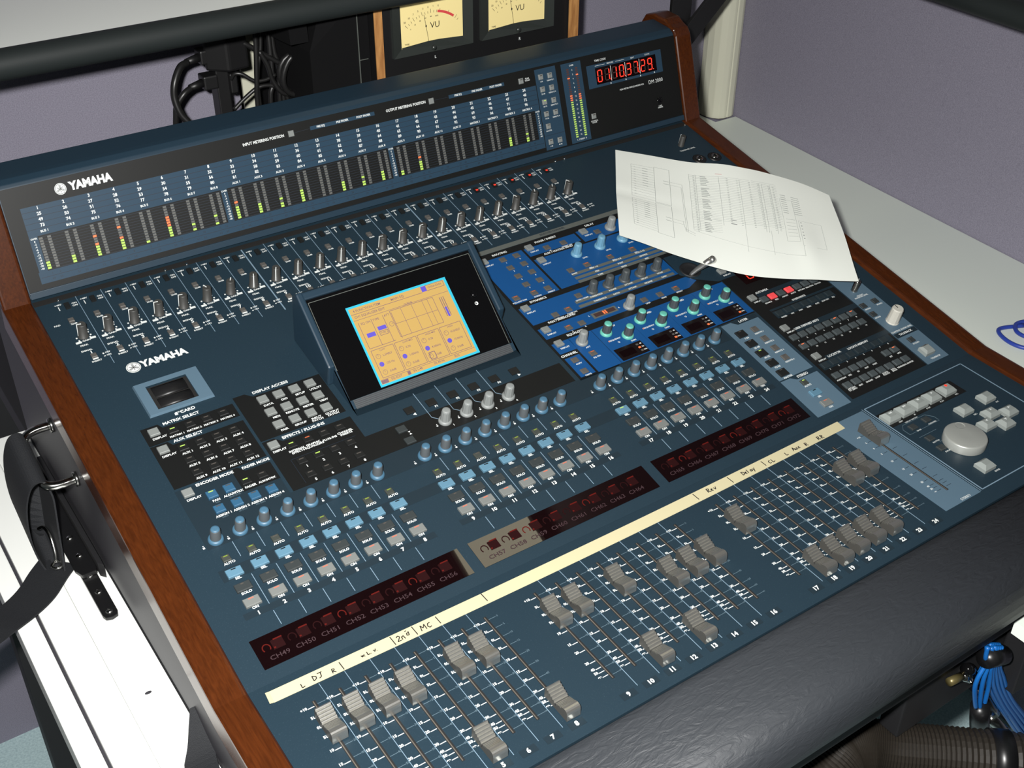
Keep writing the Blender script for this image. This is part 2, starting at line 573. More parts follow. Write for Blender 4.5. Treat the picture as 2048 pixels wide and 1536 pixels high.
# selected channel block: black ground with blue fields
area([(391, 158.2), (629, 158.2), (629, 217), (650, 240), (650, 366), (398, 366), (391, 300)], K, 0.12)
area(rect(396, 700, 366.5, 373.0), 'strip_grey', 0.2)
for q in (rect(395, 453, 282, 356.5), rect(456, 526, 342, 356), rect(529, 600, 338, 357.5), rect(456, 612, 282, 335.5),
          rect(394, 592, 246.5, 274.5), [(394, 222.5), (588, 222.5), (604, 229), (596, 239), (394, 239)], rect(394, 412.2, 161.5, 190.5), rect(415, 444.5, 160, 214)):
    area(q, 'print_blue', 0.22)
area(rect(394, 416, 198, 214), 'print_blue', 0.22)
for k in range(4):
    x0 = 445.6 + k*46.0
    area(rect(x0, x0+45.2, 160, 214), 'print_blue', 0.22)
area([(594, 276), (654, 276), (654, 216.5), (626, 216.5), (606, 229.5), (592, 244)], 'navy_panel', 0.24)
for s in (296.5, 289.8, 283.6):
    area(rect(480, 612, s-2.0, s+2.0), 'strip_grey', 0.3)
for s in (256.8, 249.6):
    area(rect(456, 588, s-2.0, s+2.0), 'strip_grey', 0.3)
# layer and stereo blocks, black key field, monitor strip
area([(577.5, 64.3), (626, 64.3), (626, 150.6), (597, 150.6), (591, 156.6), (577.5, 156.6)], 'print_steel', 0.2)
area([(577.5, 7.2), (625.6, 7.2), (625.6, 57.8), (597, 57.8), (591, 62.6), (577.5, 62.6)], 'print_steel', 0.2)
area(rect(630, 744.6, 9.4, 330), K, 0.12)
for x0, s0, s1 in ((650, 112.4, 119.4), (650, 64.6, 71.0), (646, 150.6, 153.6), (650, 175.0, 180.5)):
    area(rect(x0, 744.6, s0, s1), 'navy_dark', 0.2)
area(rect(634, 742, 54.2, 64.4), 'navy_dark', 0.2)
area(rect(646, 736, 138.4, 149.2), 'navy_dark', 0.2)
area(rect(746.4, 780.4, 9.0, 330), 'print_steel', 0.2)
area(rect(746.8, 780.0, 53.6, 60.4), 'navy_dark', 0.3)
for (m_, z), mb in PA.items():
    o = put('printed_field', mb.mesh('printed_field', [m_]), panel)
# thin printed lines of the panel
b = MB()
def sep(x, s0, s1, w=0.5):
    b.line(x, s0, x, s1, w, 0, 0.3)
for g in range(3):
    for k in range(7):
        x = chx(8*g+k+1) + PIT/2
        sep(x, 118.6, 135.4); sep(x, 65.2, 98.4); sep(x, 43.5, 58.0)
PG, XG = 25.067, -22.851
for i in range(1, 24):
    sep(XG+PG*i, 377.6, 486.6, 1.3 if i in (8, 16) else 0.55)
for k in range(4):
    x = 232.4 + k*24.1
    b.line(x, 217, x, 182, 0.5, 0, 0.35); b.line(x, 182, x+5.2, 177.2, 0.5, 0, 0.35); b.line(x+5.2, 177.2, x+7, 177, 0.5, 0, 0.35)
put('printed_line', b.mesh('printed_line', ['print_line']), panel)

# fader deck prints
b = MB()
for g in range(3):
    for k in range(7):
        x = chx(8*g+k+1) + PIT/2
        b.line(x, -16.3, x, 117.4, 0.45, 0, 0.25)
put('printed_line', b.mesh('printed_line', ['print_line']), deck)
b = MB()
for g in range(3):
    for k in range(8):
        x = chx(8*g+k+1)
        b.box(x-7, x+7, -22.6, -16.0, 0, 0.15)
put('printed_field', b.mesh('printed_field', ['navy_dark']), deck)
b = MB(); b.prism(rect(575.2, 624.6, -15.8, 129.5), 0, 0.2)
put('printed_field', b.mesh('printed_field', ['print_steel']), deck)
b = MB()
for p, q in (((629, 130), (779.5, 130)), ((629, 130), (629, -14.2)), ((629, -14.2), (779.5, -14.2)), ((779.5, 130), (779.5, -14.2))):
    b.line(*p, *q, 1.0, 0, 0.3)
b.line(626.3, 131, 626.3, -15, 0.5, 0, 0.2)
put('printed_line', b.mesh('printed_line', ['print_line']), deck)
b = MB(); b.prism(rect(629.5, 744, 94, 116.5), 0, 0.2)
put('printed_field', b.mesh('printed_field', ['print_black']), deck)
b = MB()
for p, q in (((641, 91), (674, 91)), ((674, 91), (680, 84)), ((680, 84), (680, 78)), ((641, 91), (636, 86)), ((636, 86), (636, 77)), ((636, 77), (680, 77)), ((640, 69), (665, 69)), ((652, 54), (666, 54))):
    b.line(*p, *q, 0.4, 0, 0.25)
put('printed_line', b.mesh('printed_line', ['print_grey']), deck)

# fader scales: one shared print per channel
TK = [(101, '+10'), (91, '5'), (81, '0'), (71, '5'), (58, '10'), (44, '15'), (34.3, '20'), (21.3, '30'), (14, '40'), (9.8, '50'), (5.1, '\u221e')]
for i in range(1, 25):
    x = chx(i)
    for s, l in TK:
        txt('scale_w', F1, x-7.2, s, l, 2.4, 'RIGHT', 0.25, 0, 0.04)
    for k, (s, l) in enumerate(((101, '0'), (91, '5'), (80.5, '10'), (70.3, '15'), (57.5, '20'), (45, '30'), (31, '40'), (19.5, '50'), (11.6, '60'), (2.5, '\u221e'))):
        txt('scale_g', F1, x+9.6, s, l, 1.9, 'CENTER', 0.25, 0, 0.02)
    txt('deck_num', F1, x, -19.2, str(i), 4.0, 'CENTER', 0.3, 0, 0.045)
b = MB()
for s, l in TK:
    b.line(-6.8, s-0.9, -1.6, s-0.9, 0.55, 0, 0.25)
    if s in (91, 81, 71):
        b.line(-6.6, s-0.9, -6.6, s+1.2, 0.5, 0, 0.25)
tick_w = b.mesh('scale_tick', ['print_white'])
b = MB()
for s in (101, 91, 80.5, 70.3, 57.5, 45, 31, 19.5, 11.6, 2.5):
    b.line(1.6, s, 8.2, s, 0.4, 0, 0.22)
tick_g = b.mesh('scale_tick', ['print_grey'])
for i in range(1, 25):
    put('scale_tick', tick_w, deck, T(chx(i), 0, 0))
    put('scale_tick', tick_g, deck, T(chx(i), 0, 0))
b = MB(); b.cur = 0
b.box(-1.35, 1.35, -0.8, 105, 0, 0.3)
b.cur = 1; b.box(-0.9, -0.1, -0.4, 104.4, 0.1, 0.5)
b.cur = 0
slot_me = b.mesh('fader_slot', ['slot_dark', 'slot_rail'])
# ribbed metal fader cap
def cap_profile():
    P = [(14.0, 1.6), (13.8, 9.6), (13.4, 11.8)]
    s, h = 13.0, 12.4
    for k in range(5):
        P += [(s, h), (s-0.9, h+0.15), (s-1.55, h-0.45), (s-1.75, h-1.5), (s-2.15, h-1.5)]
        s -= 2.35; h -= 1.05
    P += [(1.0, h+0.2), (0.7, h-0.9), (0.0, h-0.9), (-0.3, h+0.5)]
    s, h = -0.3, h+0.5
    for k in range(4):
        P += [(s-1.0, h+0.45), (s-1.15, h-0.5), (s-1.45, h-0.4), (s-1.55, h+0.6)]
        s -= 1.55; h += 0.62
    P += [(-8.2, h+0.9), (-10.0, h+1.5), (-11.8, h+1.5), (-13.1, h+0.9), (-13.9, h-0.4), (-14.3, h-2.6), (-14.5, 1.6)]
    return P
b = MB()
cpf = cap_profile()
b.xprism(cpf, -6.3, 6.3)
b.mi[0] = 1; b.mi[1] = 1
b.cur = 1
b.box(-2, 2, -4, 4, 0.2, 3)
cap_me = b.mesh('fader_cap', ['cap_metal', 'cap_side'], 0.0)
b = MB(); b.box(-6.35, 6.35, 0.05, 0.65, 4.5, 6.5)
capline_me = b.mesh('centre_line', ['slot_dark'])
FP = [75.7, 74.8, 74.6, 74.0, -1.0, 74.0, 73.4, -0.4, 74.5, 75.2, 0.2, 74.2, -0.6, 57.2, 57.6, 59.0, 73.9, -1.2, -0.5, 1.0, 1.6, 2.0, 66.3, 67.9]
for i in range(1, 25):
    put('fader_slot', slot_me, con, F1 @ T(chx(i), 0, 0))
    c = put('fader_cap', cap_me, con, F1 @ T(chx(i), FP[i-1], 0))
    put('centre_line', capline_me, c)
put('fader_slot', slot_me, con, F1 @ T(600.4, 3.5, 0))
c = put('fader_cap', cap_me, con, F1 @ T(600.4, 94, 0))
put('centre_line', capline_me, c)
b = MB()
for s, l in TK:
    b.line(591, s*0.98+2, 596, s*0.98+2, 0.4, 0, 0.3)
    b.line(604, s*0.98+2, 610, s*0.98+2, 0.4, 0, 0.3)
put('scale_tick', b.mesh('scale_tick', ['print_dim']), deck)
for s, l in TK:
    txt('scale_w', F1, 588.5, s*0.98+2, l, 2.0, 'CENTER', 0.3, 0, 0.03)
txt('scale_w', F1, 606, -13.2, 'STEREO', 2.6, 'CENTER', 0.3, 0, 0.01)
flush('scale_w', 'printed_lettering', 'print_white', deck)
flush('scale_g', 'printed_lettering', 'print_grey', deck)
flush('deck_num', 'printed_lettering', 'print_white', deck)
# ------------------------------------------------------------------ buttons
BT = {}
def btn_mesh(w, d, h, m_, ins=0.5):
    k = (w, d, h, m_, ins)
    if k not in BT:
        b = MB(); b.box(-w/2, w/2, -d/2, d/2, 0.0, h*0.75); b.v = b.v[:4]+[(x, y, h*0.75) for x, y, z in b.v[4:]]
        b = MB()
        b.box(-w/2, w/2, -d/2, d/2, 0, h-ins, 0, 0)
        b.f.pop(1); b.mi.pop(1); b.sm.pop(1)
        b.add([(-w/2, -d/2, h-ins), (w/2, -d/2, h-ins), (w/2, d/2, h-ins), (-w/2, d/2, h-ins), (-w/2+ins, -d/2+ins, h), (w/2-ins, -d/2+ins, h), (w/2-ins, d/2-ins, h), (-w/2+ins, d/2-ins, h)],
              [(4, 5, 6, 7), (0, 1, 5, 4), (1, 2, 6, 5), (2, 3, 7, 6), (3, 0, 4, 7)])
        BT[k] = b.mesh('button', [m_])
    return BT[k]
LED = {}
def led_mesh(w, d, m_):
    k = (w, d, m_)
    if k not in LED:
        b = MB(); b.box(-w/2, w/2, -d/2, d/2, -0.3, 0.12)
        LED[k] = b.mesh('indicator_led', [m_])
    return LED[k]
def button(name, F, x, s, w, d, h, m_, led=None, lw=None, ls=None, ins=0.5, parent=None):
    o = put(name, btn_mesh(w, d, h, m_, ins), parent or con, F @ T(x, s, 0))
    if led:
        put('indicator_led', led_mesh(lw or w*0.4, 1.0, led), o, T(0, d/2-1.6 if ls is None else ls, h))
    return o
def lab(x, s, t_, cap=1.9, al='CENTER', g='panel_w', F=None, bold=0.02, h=0.35):
    txt(g, F or F2, x, s, t_, cap*(1.22 if cap < 4 else 1.0), al, h, 0, max(bold, 0.034), 1.06 if cap < 4 else 1.0)

for i in range(1, 25):
    x = chx(i) - 0.2 - (1.0 if i == 1 else 0) * 0.5
    button('auto_button', F2, x, 121.2, 7.0, 6.4, 2.2, 'btn_auto', 'led_dimgreen' if i not in (3, 11) else 'led_off', 3.6)
    button('select_button', F2, x, 105.2, 13.4, 8.2, 2.8, 'btn_sel', 'led_green' if i == 17 else 'print_black', 4.2)
    button('solo_button', F2, x+0.3, 89.2, 13.4, 8.0, 2.4, 'btn_dark', 'led_off', 2.6)
    button('on_button', F2, x+0.4, 72.8, 13.4, 8.2, 2.8, 'btn_on', 'led_onred', 4.6)
    lab(x+0.9, 116.4, 'AUTO', 1.9); lab(x+0.8, 99.5, 'SEL', 1.9); lab(x+0.8, 83.5, 'SOLO', 1.9); lab(x+0.8, 67.3, 'ON', 1.9)
    lab(x+0.9, 61.3, str(i), 2.9, bold=0.04)
button('auto_button', F2, 600, 51, 7.2, 7.0, 2.2, 'btn_auto', 'led_green', 3.0)
button('select_button', F2, 600, 34.4, 12.6, 8.0, 2.6, 'btn_sel', 'print_black', 4)
button('on_button', F2, 600, 18.2, 12.6, 8.0, 2.6, 'btn_on', 'led_onred', 4.2)
lab(601, 46, 'AUTO', 1.8); lab(601, 28.6, 'SEL', 1.8); lab(601, 12.2, 'ON', 1.8)

# left section
def disp(x, s):
    o = button('display_button', F2, x, s, 9.2, 8.2, 2.8, 'btn_light')
    lab(x+2.6, s-7.4, 'DISPLAY', 1.9)
    return o
def dark(x, s, t_, led='led_off', cap=1.9, name='select_key'):
    button(name, F2, x, s+0.4, 9.0, 7.0, 1.6, 'btn_black', led, 4.4, 1.6)
    if t_:
        lab(x+1.4, s-6.4, t_, cap)
disp(0.6, 277.6); disp(0, 254.6); disp(-0.6, 199.4)
for k in range(4):
    dark(16.5+15.95*k, 272.8, 'MATRIX %d' % (k+1), 'led_green' if k == 0 else 'led_off', 1.7)
    for r in range(3):
        dark(16.4+15.9*k-0.3*r, 249.4-15.8*r, 'AUX %d' % (4*r+k+1), 'led_green' if (k, r) == (0, 0) else 'led_off')
lab(28.5, 284.0, 'MATRIX SELECT', 2.6, bold=0.03); lab(25.3, 260.4, 'AUX SELECT', 2.6, bold=0.03); lab(25.8, 204.4, 'ENCODER MODE', 2.4, bold=0.03)
lab(64.2, 204.3, 'FADER MODE', 2.3, bold=0.03); lab(116.2, 284.2, 'DISPLAY ACCESS', 2.6, bold=0.03); lab(119, 220.9, 'EFFECTS / PLUG-INS', 2.6, bold=0.03)
lab(38, 291.2, 'CARD', 2.8, bold=0.03)
bq = MB(); bq.prism([(25.6, 289.6), (28.4, 289.6), (28.4, 292.8), (26.6, 292.8), (25.6, 291.8)], 0, 0.4)
put('card_symbol', bq.mesh('card_symbol', ['print_white']), panel)
lab(31.4, 292.2, 'SLOT', 1.2)
for x, s, t_, u_ in ((16.4, 188.4, 'PAN', 'PAN'), (32.1, 188.6, 'AUX/MTRX', 'SEND LEVEL'), (15.7, 171.2, 'ASSIGN 1', 'INPUT'), (31.6, 171, 'ASSIGN 2', 'OUTPUT'), (47.7, 171, 'ASSIGN 3', 'PRE GAIN'), (63.7, 171, 'ASSIGN 4', 'EFFECT')):
    button('encoder_mode_button', F2, x, s, 9.0, 8.0, 2.8, 'btn_blue', 'led_green' if t_ == 'PAN' else 'led_off', 4.2)
    lab(x+1.2, s-6.6, t_, 1.9); txt('panel_g', F2, x+1.4, s-9.2, u_, 1.4)
dark(48.2, 189.2, 'FADER', 'led_green'); dark(63.6, 189.2, 'AUX/MTRX', 'led_off', 1.7)
DA = [['DATA', 'DIO', 'SETUP', 'UTILITY'], ['MIDI', 'REMOTE', 'METER', 'VIEW'], ['PAIR', 'GROUP', 'INPUT\nPATCH', 'OUTPUT\nPATCH']]
for r in range(3):
    for k in range(4):
        x = 103+16.1*k-0.3*r; s = 272.0-17.4*r
        button('access_button', F2, x, s, 9.4, 8.4, 2.8, 'btn_light')
        lab(x+2.4, s-7.4-(1.2 if '\n' in DA[r][k] else 0), DA[r][k], 1.9)
disp(87.1, 216.2)
for k, t_ in enumerate(('INTERNAL\nEFFECTS', 'GRAPHIC\nEQUALIZERS', 'PLUG-INS', 'CHANNEL\nINSERTS')):
    dark(101.7+16.1*k, 209.2, '', ('led_green', 'led_btnred', 'led_off', 'led_off')[k])
    lab(103.6+16.1*k, 201.4, t_, 1.8)
for k in range(8):
    x = 101.4+16.2*(k % 4); s = 188.2-17.2*(k//4)
    dark(x, s, '', 'led_green' if k == 1 else 'led_off')
    lab(x+1.6, s-7.0, str(k+1), 2.2)
b = MB()
for p, q in (((93, 194), (158, 194)), ((93, 194), (93, 164)),):
    b.line(*p, *q, 0.35, 0, 0.32)
put('printed_line', b.mesh('printed_line', ['print_dim']), panel)
# card slot: sloped plate with a dark well holding a card
b = MB()
ox0, ox1, oy0, oy1 = 4.5, 66.5, 296, 339.4
ix0, ix1, iy0, iy1 = 14.5, 53.2, 301.0, 332.6
b.add([(ox0, oy0, 0), (ox1, oy0, 0), (ox1, oy1, 0), (ox0, oy1, 0), (ox0+0.8, oy0+0.8, 2.6), (ox1-0.8, oy0+0.8, 2.6), (ox1-0.8, oy1-0.8, 2.6), (ox0+0.8, oy1-0.8, 2.6),
       (ix0, iy0, 2.6), (ix1, iy0, 2.6), (ix1, iy1, 2.6), (ix0, iy1, 2.6)],
      [(0, 1, 5, 4), (1, 2, 6, 5), (2, 3, 7, 6), (3, 0, 4, 7), (4, 5, 9, 8), (5, 6, 10, 9), (6, 7, 11, 10), (7, 4, 8, 11)])
cs = put('card_slot', b.mesh('card_slot', ['print_steel']), con, F2, 'blue grey card slot with dark recess')
b = MB(); b.box(ix0, ix1, iy0, iy1, 0, 0.3)
b.add([(ix0, iy0, 0.3), (ix0, iy1, 0.3), (ix0, iy1, 2.6), (ix0, iy0, 2.6)], [(0, 1, 2, 3)])
put('slot_well', b.mesh('slot_well', ['slot_dark']), cs)
b = MB(); b.smooth = True
for y0, y1 in ((303.5, 315.2), (316.8, 330.8)):
    n = 7
    pr2 = [(y0+(y1-y0)*k/n, 0.3+2.0*math.sin(math.pi*(0.12+0.76*k/n))) for k in range(n+1)]
    b.xprism([(y0, 0.2)]+pr2+[(y1, 0.2)], ix0+4, ix1-3.6)
put('slot_flap', b.mesh('slot_flap', ['plastic_black']), cs)

# function keys under the screen
for k, t_ in enumerate(('\u25c4', 'F1', 'F2', 'F3', 'F4', '\u25ba')):
    x = 218+23.95*k
    button('function_key', F2, x, 199, 9.6, 8.4, 1.6, 'btn_black')
    lab(x+2.2, 192.6, t_, 2.0)
button('tab_button', F2, 199, 181, 9.6, 7.6, 2.2, 'btn_dark'); button('tab_button', F2, 199.2, 165.6, 9.6, 7.6, 2.2, 'btn_dark')
b = MB(); b.prism([(203, 172.2), (205.6, 172.2), (204.3, 174.2)], 0, 0.35); b.prism([(203, 176.4), (205.6, 176.4), (204.3, 174.8)], 0, 0.35)
put('arrow_symbol', b.mesh('arrow_symbol', ['print_white']), panel)

# ------------------------------------------------------------------ knobs
KN = {}
def knob_meshes(kind):
    if kind in KN:
        return KN[kind]
    def lath(prof, m_, n=20, flute=0, fd=0.0, sm=True):
        b = MB(); b.smooth = sm and not flute
        b.lathe(prof, n, 0, 0, flute, fd)
        return b.mesh('knob', [m_])
    if kind == 'enc':
        r = (lath([(5.0, 1), (4.8, 2.6), (4.15, 13.2), (3.8, 14.0)], 'knob_body', 20), [('knob_ring', lath([(6.6, 0), (6.7, 1.2), (6.1, 2.7), (4.8, 3.2)], 'knob_blue', 24)), ('knob_top', lath([(3.85, 13.9), (3.7, 14.4), (3.1, 14.9), (1.8, 15.1)], 'knob_blue', 18))])
    elif kind in ('teal', 'sky', 'dark', 'grey', 'att'):
        body = {'teal': 'knob_dark', 'sky': 'knob_sky', 'dark': 'knob_dark', 'grey': 'knob_silver', 'att': 'knob_silver'}[kind]
        ring = {'teal': 'knob_teal', 'sky': 'knob_sky', 'dark': 'knob_dark', 'grey': 'knob_silver', 'att': 'knob_silver'}[kind]
        hh = 15.5 if kind in ('grey', 'att', 'sky') else 14.5
        tk = 'knob_teal' if kind == 'teal' else body
        r = (lath([(5.3, 1), (5.1, 2.6), (4.4, hh-2.0), (4.0, hh-1.0)], body, 24, 1, 0.055), [('knob_ring', lath([(6.5, 0), (6.6, 1.3), (6.0, 2.8), (4.8, 3.2)], ring, 24)), ('knob_top', lath([(4.1, hh-1.2), (3.9, hh-0.4), (3.2, hh), (1.6, hh+0.1)], tk, 18))])
    elif kind == 'gain':
        b = MB(); b.smooth = True
        b.lathe([(5.2, 0), (5.2, 1.0), (4.5, 1.4), (4.15, 15.0), (3.7, 15.8)], 20)
        p = MB(); p.box(-0.45, 0.45, 3.6, 4.75, 1.6, 16.0); p.box(-0.45, 0.45, 0.2, 4.2, 15.6, 16.05)
        r = (b.mesh('gain_knob', ['knob_gain']), [('pointer_line', p.mesh('pointer_line', ['print_white']))])
    elif kind == 'cream':
        p = MB(); p.box(-0.5, 0.5, 0.6, 5.4, 19.2, 19.6)
        r = (lath([(7.6, 0), (7.6, 1.0), (7.2, 1.6), (6.5, 18.0), (5.8, 19.4)], 'knob_cream', 24, 1, 0.03), [('pointer_line', p.mesh('pointer_line', ['ink_black']))])
    else:
        b = MB(); b.smooth = True
        b.lathe([(4.0, 0), (4.0, 1.0), (3.7, 1.4), (3.5, 14.0), (3.1, 14.6)], 18)
        p = MB(); p.box(-0.4, 0.4, 2.8, 3.85, 1.6, 14.8)
        r = (b.mesh('knob', ['knob_gain' if kind == 'small' else 'chrome']), [('pointer_line', p.mesh('pointer_line', ['print_white']))])
    KN[kind] = r
    return r
def knob(name, kind, x, s, rot=0.0, label=None):
    me, subs = knob_meshes(kind)
    o = put(name, me, con, F2 @ T(x, s, 0) @ RZ(rot), label)
    for n_, sm_ in subs:
        put(n_, sm_, o)
    return o
b = MB()
for i in range(1, 25):
    x = chx(i)
    knob('encoder_knob', 'enc', x, 143.4)
    b.box(x-13.0, x-11.2, 138.6, 140.2, 0, 0.35); b.box(x-12.4, x-11.6, 141.2, 142.0, 0, 0.35)
for k in range(4):
    x = 241.2+24.0*k
    knob('parameter_knob', 'grey', x, 172.4, 7*k)
    b.box(x-10.6, x-9.0, 169.4, 170.8, 0, 0.35); b.box(x-9.8, x-9.0, 171.6, 172.4, 0, 0.35)
    lab(x+5, 164.4, str(k+1), 1.8)
put('push_symbol', b.mesh('push_symbol', ['print_white']), panel)

# input strips under the bridge
GROT = [80, 82, 84, 84, 80, 20, -30, 158, 150, 150, 152, 150, 150, 85, 96, 100, 150, 92, 150, 150, 22, -24, -30, 26]
b = MB()
b.box(-2.4, 2.4, 467.4, 475.4, 0, 2.2); 
sw_me = b.mesh('phantom_switch', ['btn_black'])
b = MB(); b.box(-1.4, 1.4, 469.0, 471.0, 2.2, 2.5)
swr_me = b.mesh('switch_marker', ['led_red'])
b = MB(); b.cur = 0
gi = MB()
for dx, s in ((-6.6, 424), (6.8, 424), (-5.6, 419.6), (5.8, 428.4), (6.6, 431.6), (5.4, 421)):
    gi.box(dx-0.7, dx+0.7, s-0.7, s+0.7, 0, 0.35)
gi.box(-9.6, -4.2, 416.0, 418.4, 0, 0.35); gi.box(4.6, 10.0, 418.0, 420.4, 0, 0.35)
gi.box(7.4, 8.8, 393.2, 394.8, 0, 0.35); gi.box(7.4, 9.0, 389.8, 390.4, 0, 0.35)
gi.box(-7.6, -6.8, 468.4, 473.6, 0, 0.35)
gi_me = gi.mesh('strip_marking', ['print_white'])
for i in range(1, 25):
    x = XG+PG*(i-0.5)
    sw = put('phantom_switch', sw_me, con, F2 @ T(x+1.0, 0, 0))
    if i >= 20:
        put('switch_marker', swr_me, sw)
    button('pad_button', F2, x-2.6, 449.6, 5.4, 5.4, 2.6, 'btn_taupe')
    knob('gain_knob', 'gain', x, 424.6, GROT[i-1])
    pressed = i in (1, 2, 3, 4, 5, 6, 7, 10, 12, 13, 14, 15, 16)
    button('insert_button', F2, x-0.6, 394.4, 5.4, 5.6, 1.8, 'btn_taupe')
    put('strip_marking', gi_me, panel, T(x, 0, 0))
    lab(x-6.6, 476.2, '+48V', 1.7); lab(x+8.4, 473.6, 'ON', 1.7); lab(x+8.4, 470.0, 'OFF', 1.7)
    lab(x-1.6, 444.8, '26dB', 1.6); lab(x+0.6, 417.6, 'GAIN', 1.7)
    lab(x-3.6, 411.8, 'PEAK', 1.7); lab(x-4.0, 404.0, 'SIGNAL', 1.7); lab(x-1.0, 400.2, str(i), 3.2, bold=0.03)
    lab(x-0.4, 386.8, 'INSERT', 1.6); lab(x+12.2, 394.0, 'OFF', 1.5); lab(x+12.2, 390.2, 'ON', 1.5)
    bq = led_mesh(5.2, 1.6, 'print_white')
    put('strip_marking', bq, panel, T(x-0.4, 390.4, 0.2))
lab(-27, 448, 'PAD', 1.7)
knob('level_knob', 'small', 763.5, 448, 20); lab(766, 437.4, 'TALKBACK LEVEL', 1.7)
# jacks under the sheet's top edge
for k, (x, s) in enumerate(((766, 414), (788, 410))):
    b = MB(); b.smooth = True; b.lathe([(9.0, 0), (9.0, 1.0), (6.2, 1.6), (5.4, 0.4)], 20)
    o = put('phone_jack', b.mesh('phone_jack', ['plastic_black']), con, F2 @ T(x, s, 0))
    b = MB(); b.smooth = True; b.lathe([(4.6, 0.3), (4.6, 2.4), (3.2, 2.6), (3.0, 0.6)], 18)
    put('jack_nut', b.mesh('jack_nut', ['chrome_bright']), o)

# selected channel section
def dsp2(x, s, t_='DISPLAY'):
    button('display_button', F2, x, s, 8.4, 8.0, 2.8, 'btn_light'); lab(x+3.0, s-7.0, t_, 1.6)
for x, s in ((402.5, 355), (462.8, 355), (537.4, 353.6), (463.1, 331.2), (401, 271.6), (401.5, 234.6), (401.9, 211.6)):
    dsp2(x, s)
def tb(x, s, lit=False, t_=None, name='channel_button'):
    button(name, F2, x, s, 7.4, 6.6, 1.8, 'btn_taupe', 'led_btnred' if lit else None, 4.4)
    if t_:
        lab(x+1.2, s-5.8, t_, 1.5)
for r in range(5):
    for k in range(2):
        lit = (r, k) == (4, 0)
        tb(424.2+18*k, 350-15.2*r, lit, (str(2*r+k+1), '') [0] if r < 4 else ('STEREO', 'DIRECT')[k])
tb(401.5, 290, True, 'FOLLOW PAN')
tb(481.8, 347.4, False, '\u00d8'); tb(504.3, 346.8, False, 'INSERT ON'); tb(552.7, 347, False, 'ON')
tb(482.8, 303, False, 'BANK'); tb(505.7, 303.4, True, 'ON'); tb(538.2, 303.4, True, 'ON'); tb(570.4, 303.6, True, 'ON')
tb(465.4, 264.6, False, 'GATE / COMP'); tb(442.1, 251, True, 'COMP ON'); tb(424.5, 250, False, 'GATE ON')
tb(425.6, 227.4, True, 'L'); tb(442.6, 227.2, False, 'R'); tb(527.4, 227.6, False, 'LINK'); tb(549.4, 227.3, False, 'GRAB'); tb(572.2, 227.6, True, 'EFFECT')
tb(425.7, 184.6, True, 'EQ ON'); tb(402.6, 184.6, False, 'COPY'); tb(402, 167.4, False, 'PASTE')
knob('delay_knob', 'att', 571.6, 347.2); 
for x in (506.1, 539.2, 571.5):
    knob('send_knob', 'sky', x, 324); lab(x+6, 315, 'LEVEL', 1.5)
for x in (483.9, 506.3, 528.7, 551.1, 573.7):
    knob('dynamics_knob', 'dark', x, 264.6)
knob('pan_knob', 'att', 505.7, 226.8)
knob('attenuator_knob', 'att', 425.3, 203.4); lab(427, 194.4, 'ATT', 1.6)
for k in range(4):
    x = 457+45.7*k
    knob('equalizer_knob', 'teal', x, 203.6); knob('equalizer_knob', 'teal', x+18.6-0.5*k, 190.4)
    lab(x+2, 191.4, 'FREQUENCY', 1.5); lab(x+4, 186.4, 'Q', 1.6); lab(x+20, 181.8, 'GAIN', 1.5)
    lab(x+12, 209.4, ('LOW', 'LOW-MID', 'HIGH-MID', 'HIGH')[k], 2.0)
    b = MB(); b.box(x-9.2, x+25.8, 161.2, 178.6, 0, 0.6)
    o = put('equalizer_display', b.mesh('equalizer_display', ['eq_glass']), con, F2)
    b = MB()
    b.box(x-6, x+12, 165, 174, 0.5, 0.7)
    put('display_window', b.mesh('display_window', ['display_glass']), o)
    for j in range(3):
        b = MB(); b.box(x+17.4, x+20.2, 164.4+4.6*j, 166.6+4.6*j, 0.6, 0.8)
        put('indicator_led', b.mesh('indicator_led', ['led_orange' if j == (1 if k == 0 else 0) else 'btn_taupe']), o)
        lab(x+23, 165.4+4.6*j, ('kHz', 'Hz', 'dB')[j], 1.3, h=0.8)
    b = MB(); b.line(x-5, 192.6, x-5, 190.4, 1.2, 0, 0.4)
    put('red_marking', b.mesh('red_marking', ['led_btnred']), panel)
b = MB()
for k in range(4):
    x = 445.2+46.0*k
    b.line(x, 160, x, 214, 0.4, 0, 0.36)
put('printed_line', b.mesh('printed_line', ['print_blue']), panel)
b = MB(); b.box(459.5, 491.5, 226.6, 234.6, 0, 0.7)
o = put('pan_indicator', b.mesh('pan_indicator', ['strip_grey']), con, F2)
b = MB(); b.box(462, 489, 228, 233.2, 0.6, 0.85)
put('indicator_window', b.mesh('indicator_window', ['seg_dark']), o)
b = MB(); b.box(473.4, 475.4, 228.2, 233, 0.8, 1.0); b.box(476.4, 478.0, 228.2, 233, 0.8, 1.0)
put('indicator_led', b.mesh('indicator_led', ['led_orange']), o)
lab(456.5, 233, 'L', 1.6); lab(494.6, 230, 'R', 1.6)
for x, s, t_ in ((427, 361.0, 'ROUTING'), (489, 360.6, 'PHASE / INSERT'), (552, 361.8, 'DELAY'), (492, 338.9, 'AUX / MATRIX SEND'), (422, 278.2, 'DYNAMICS'), (428, 242.8, 'PAN / SURROUND'), (428, 218.2, 'EQUALIZER'), (402.5, 194.2, 'CHANNEL')):
    lab(x, s, t_, 2.3, bold=0.025)
txt('panel_k', F2, 505, 369.8, 'SELECTED CHANNEL', 2.6, 'CENTER', 0.35, 0, 0.02)
for s, L_ in ((296.5, ('AUX 1-4', 'AUX 5-8', 'AUX 9-12')), (289.8, ('PRE', 'POST', 'MATRIX')), (283.6, ('TYPE', 'SEND', 'MIX'))):
    for k, t_ in enumerate(L_):
        lab(510+33*k, s, t_, 1.7, h=0.45)
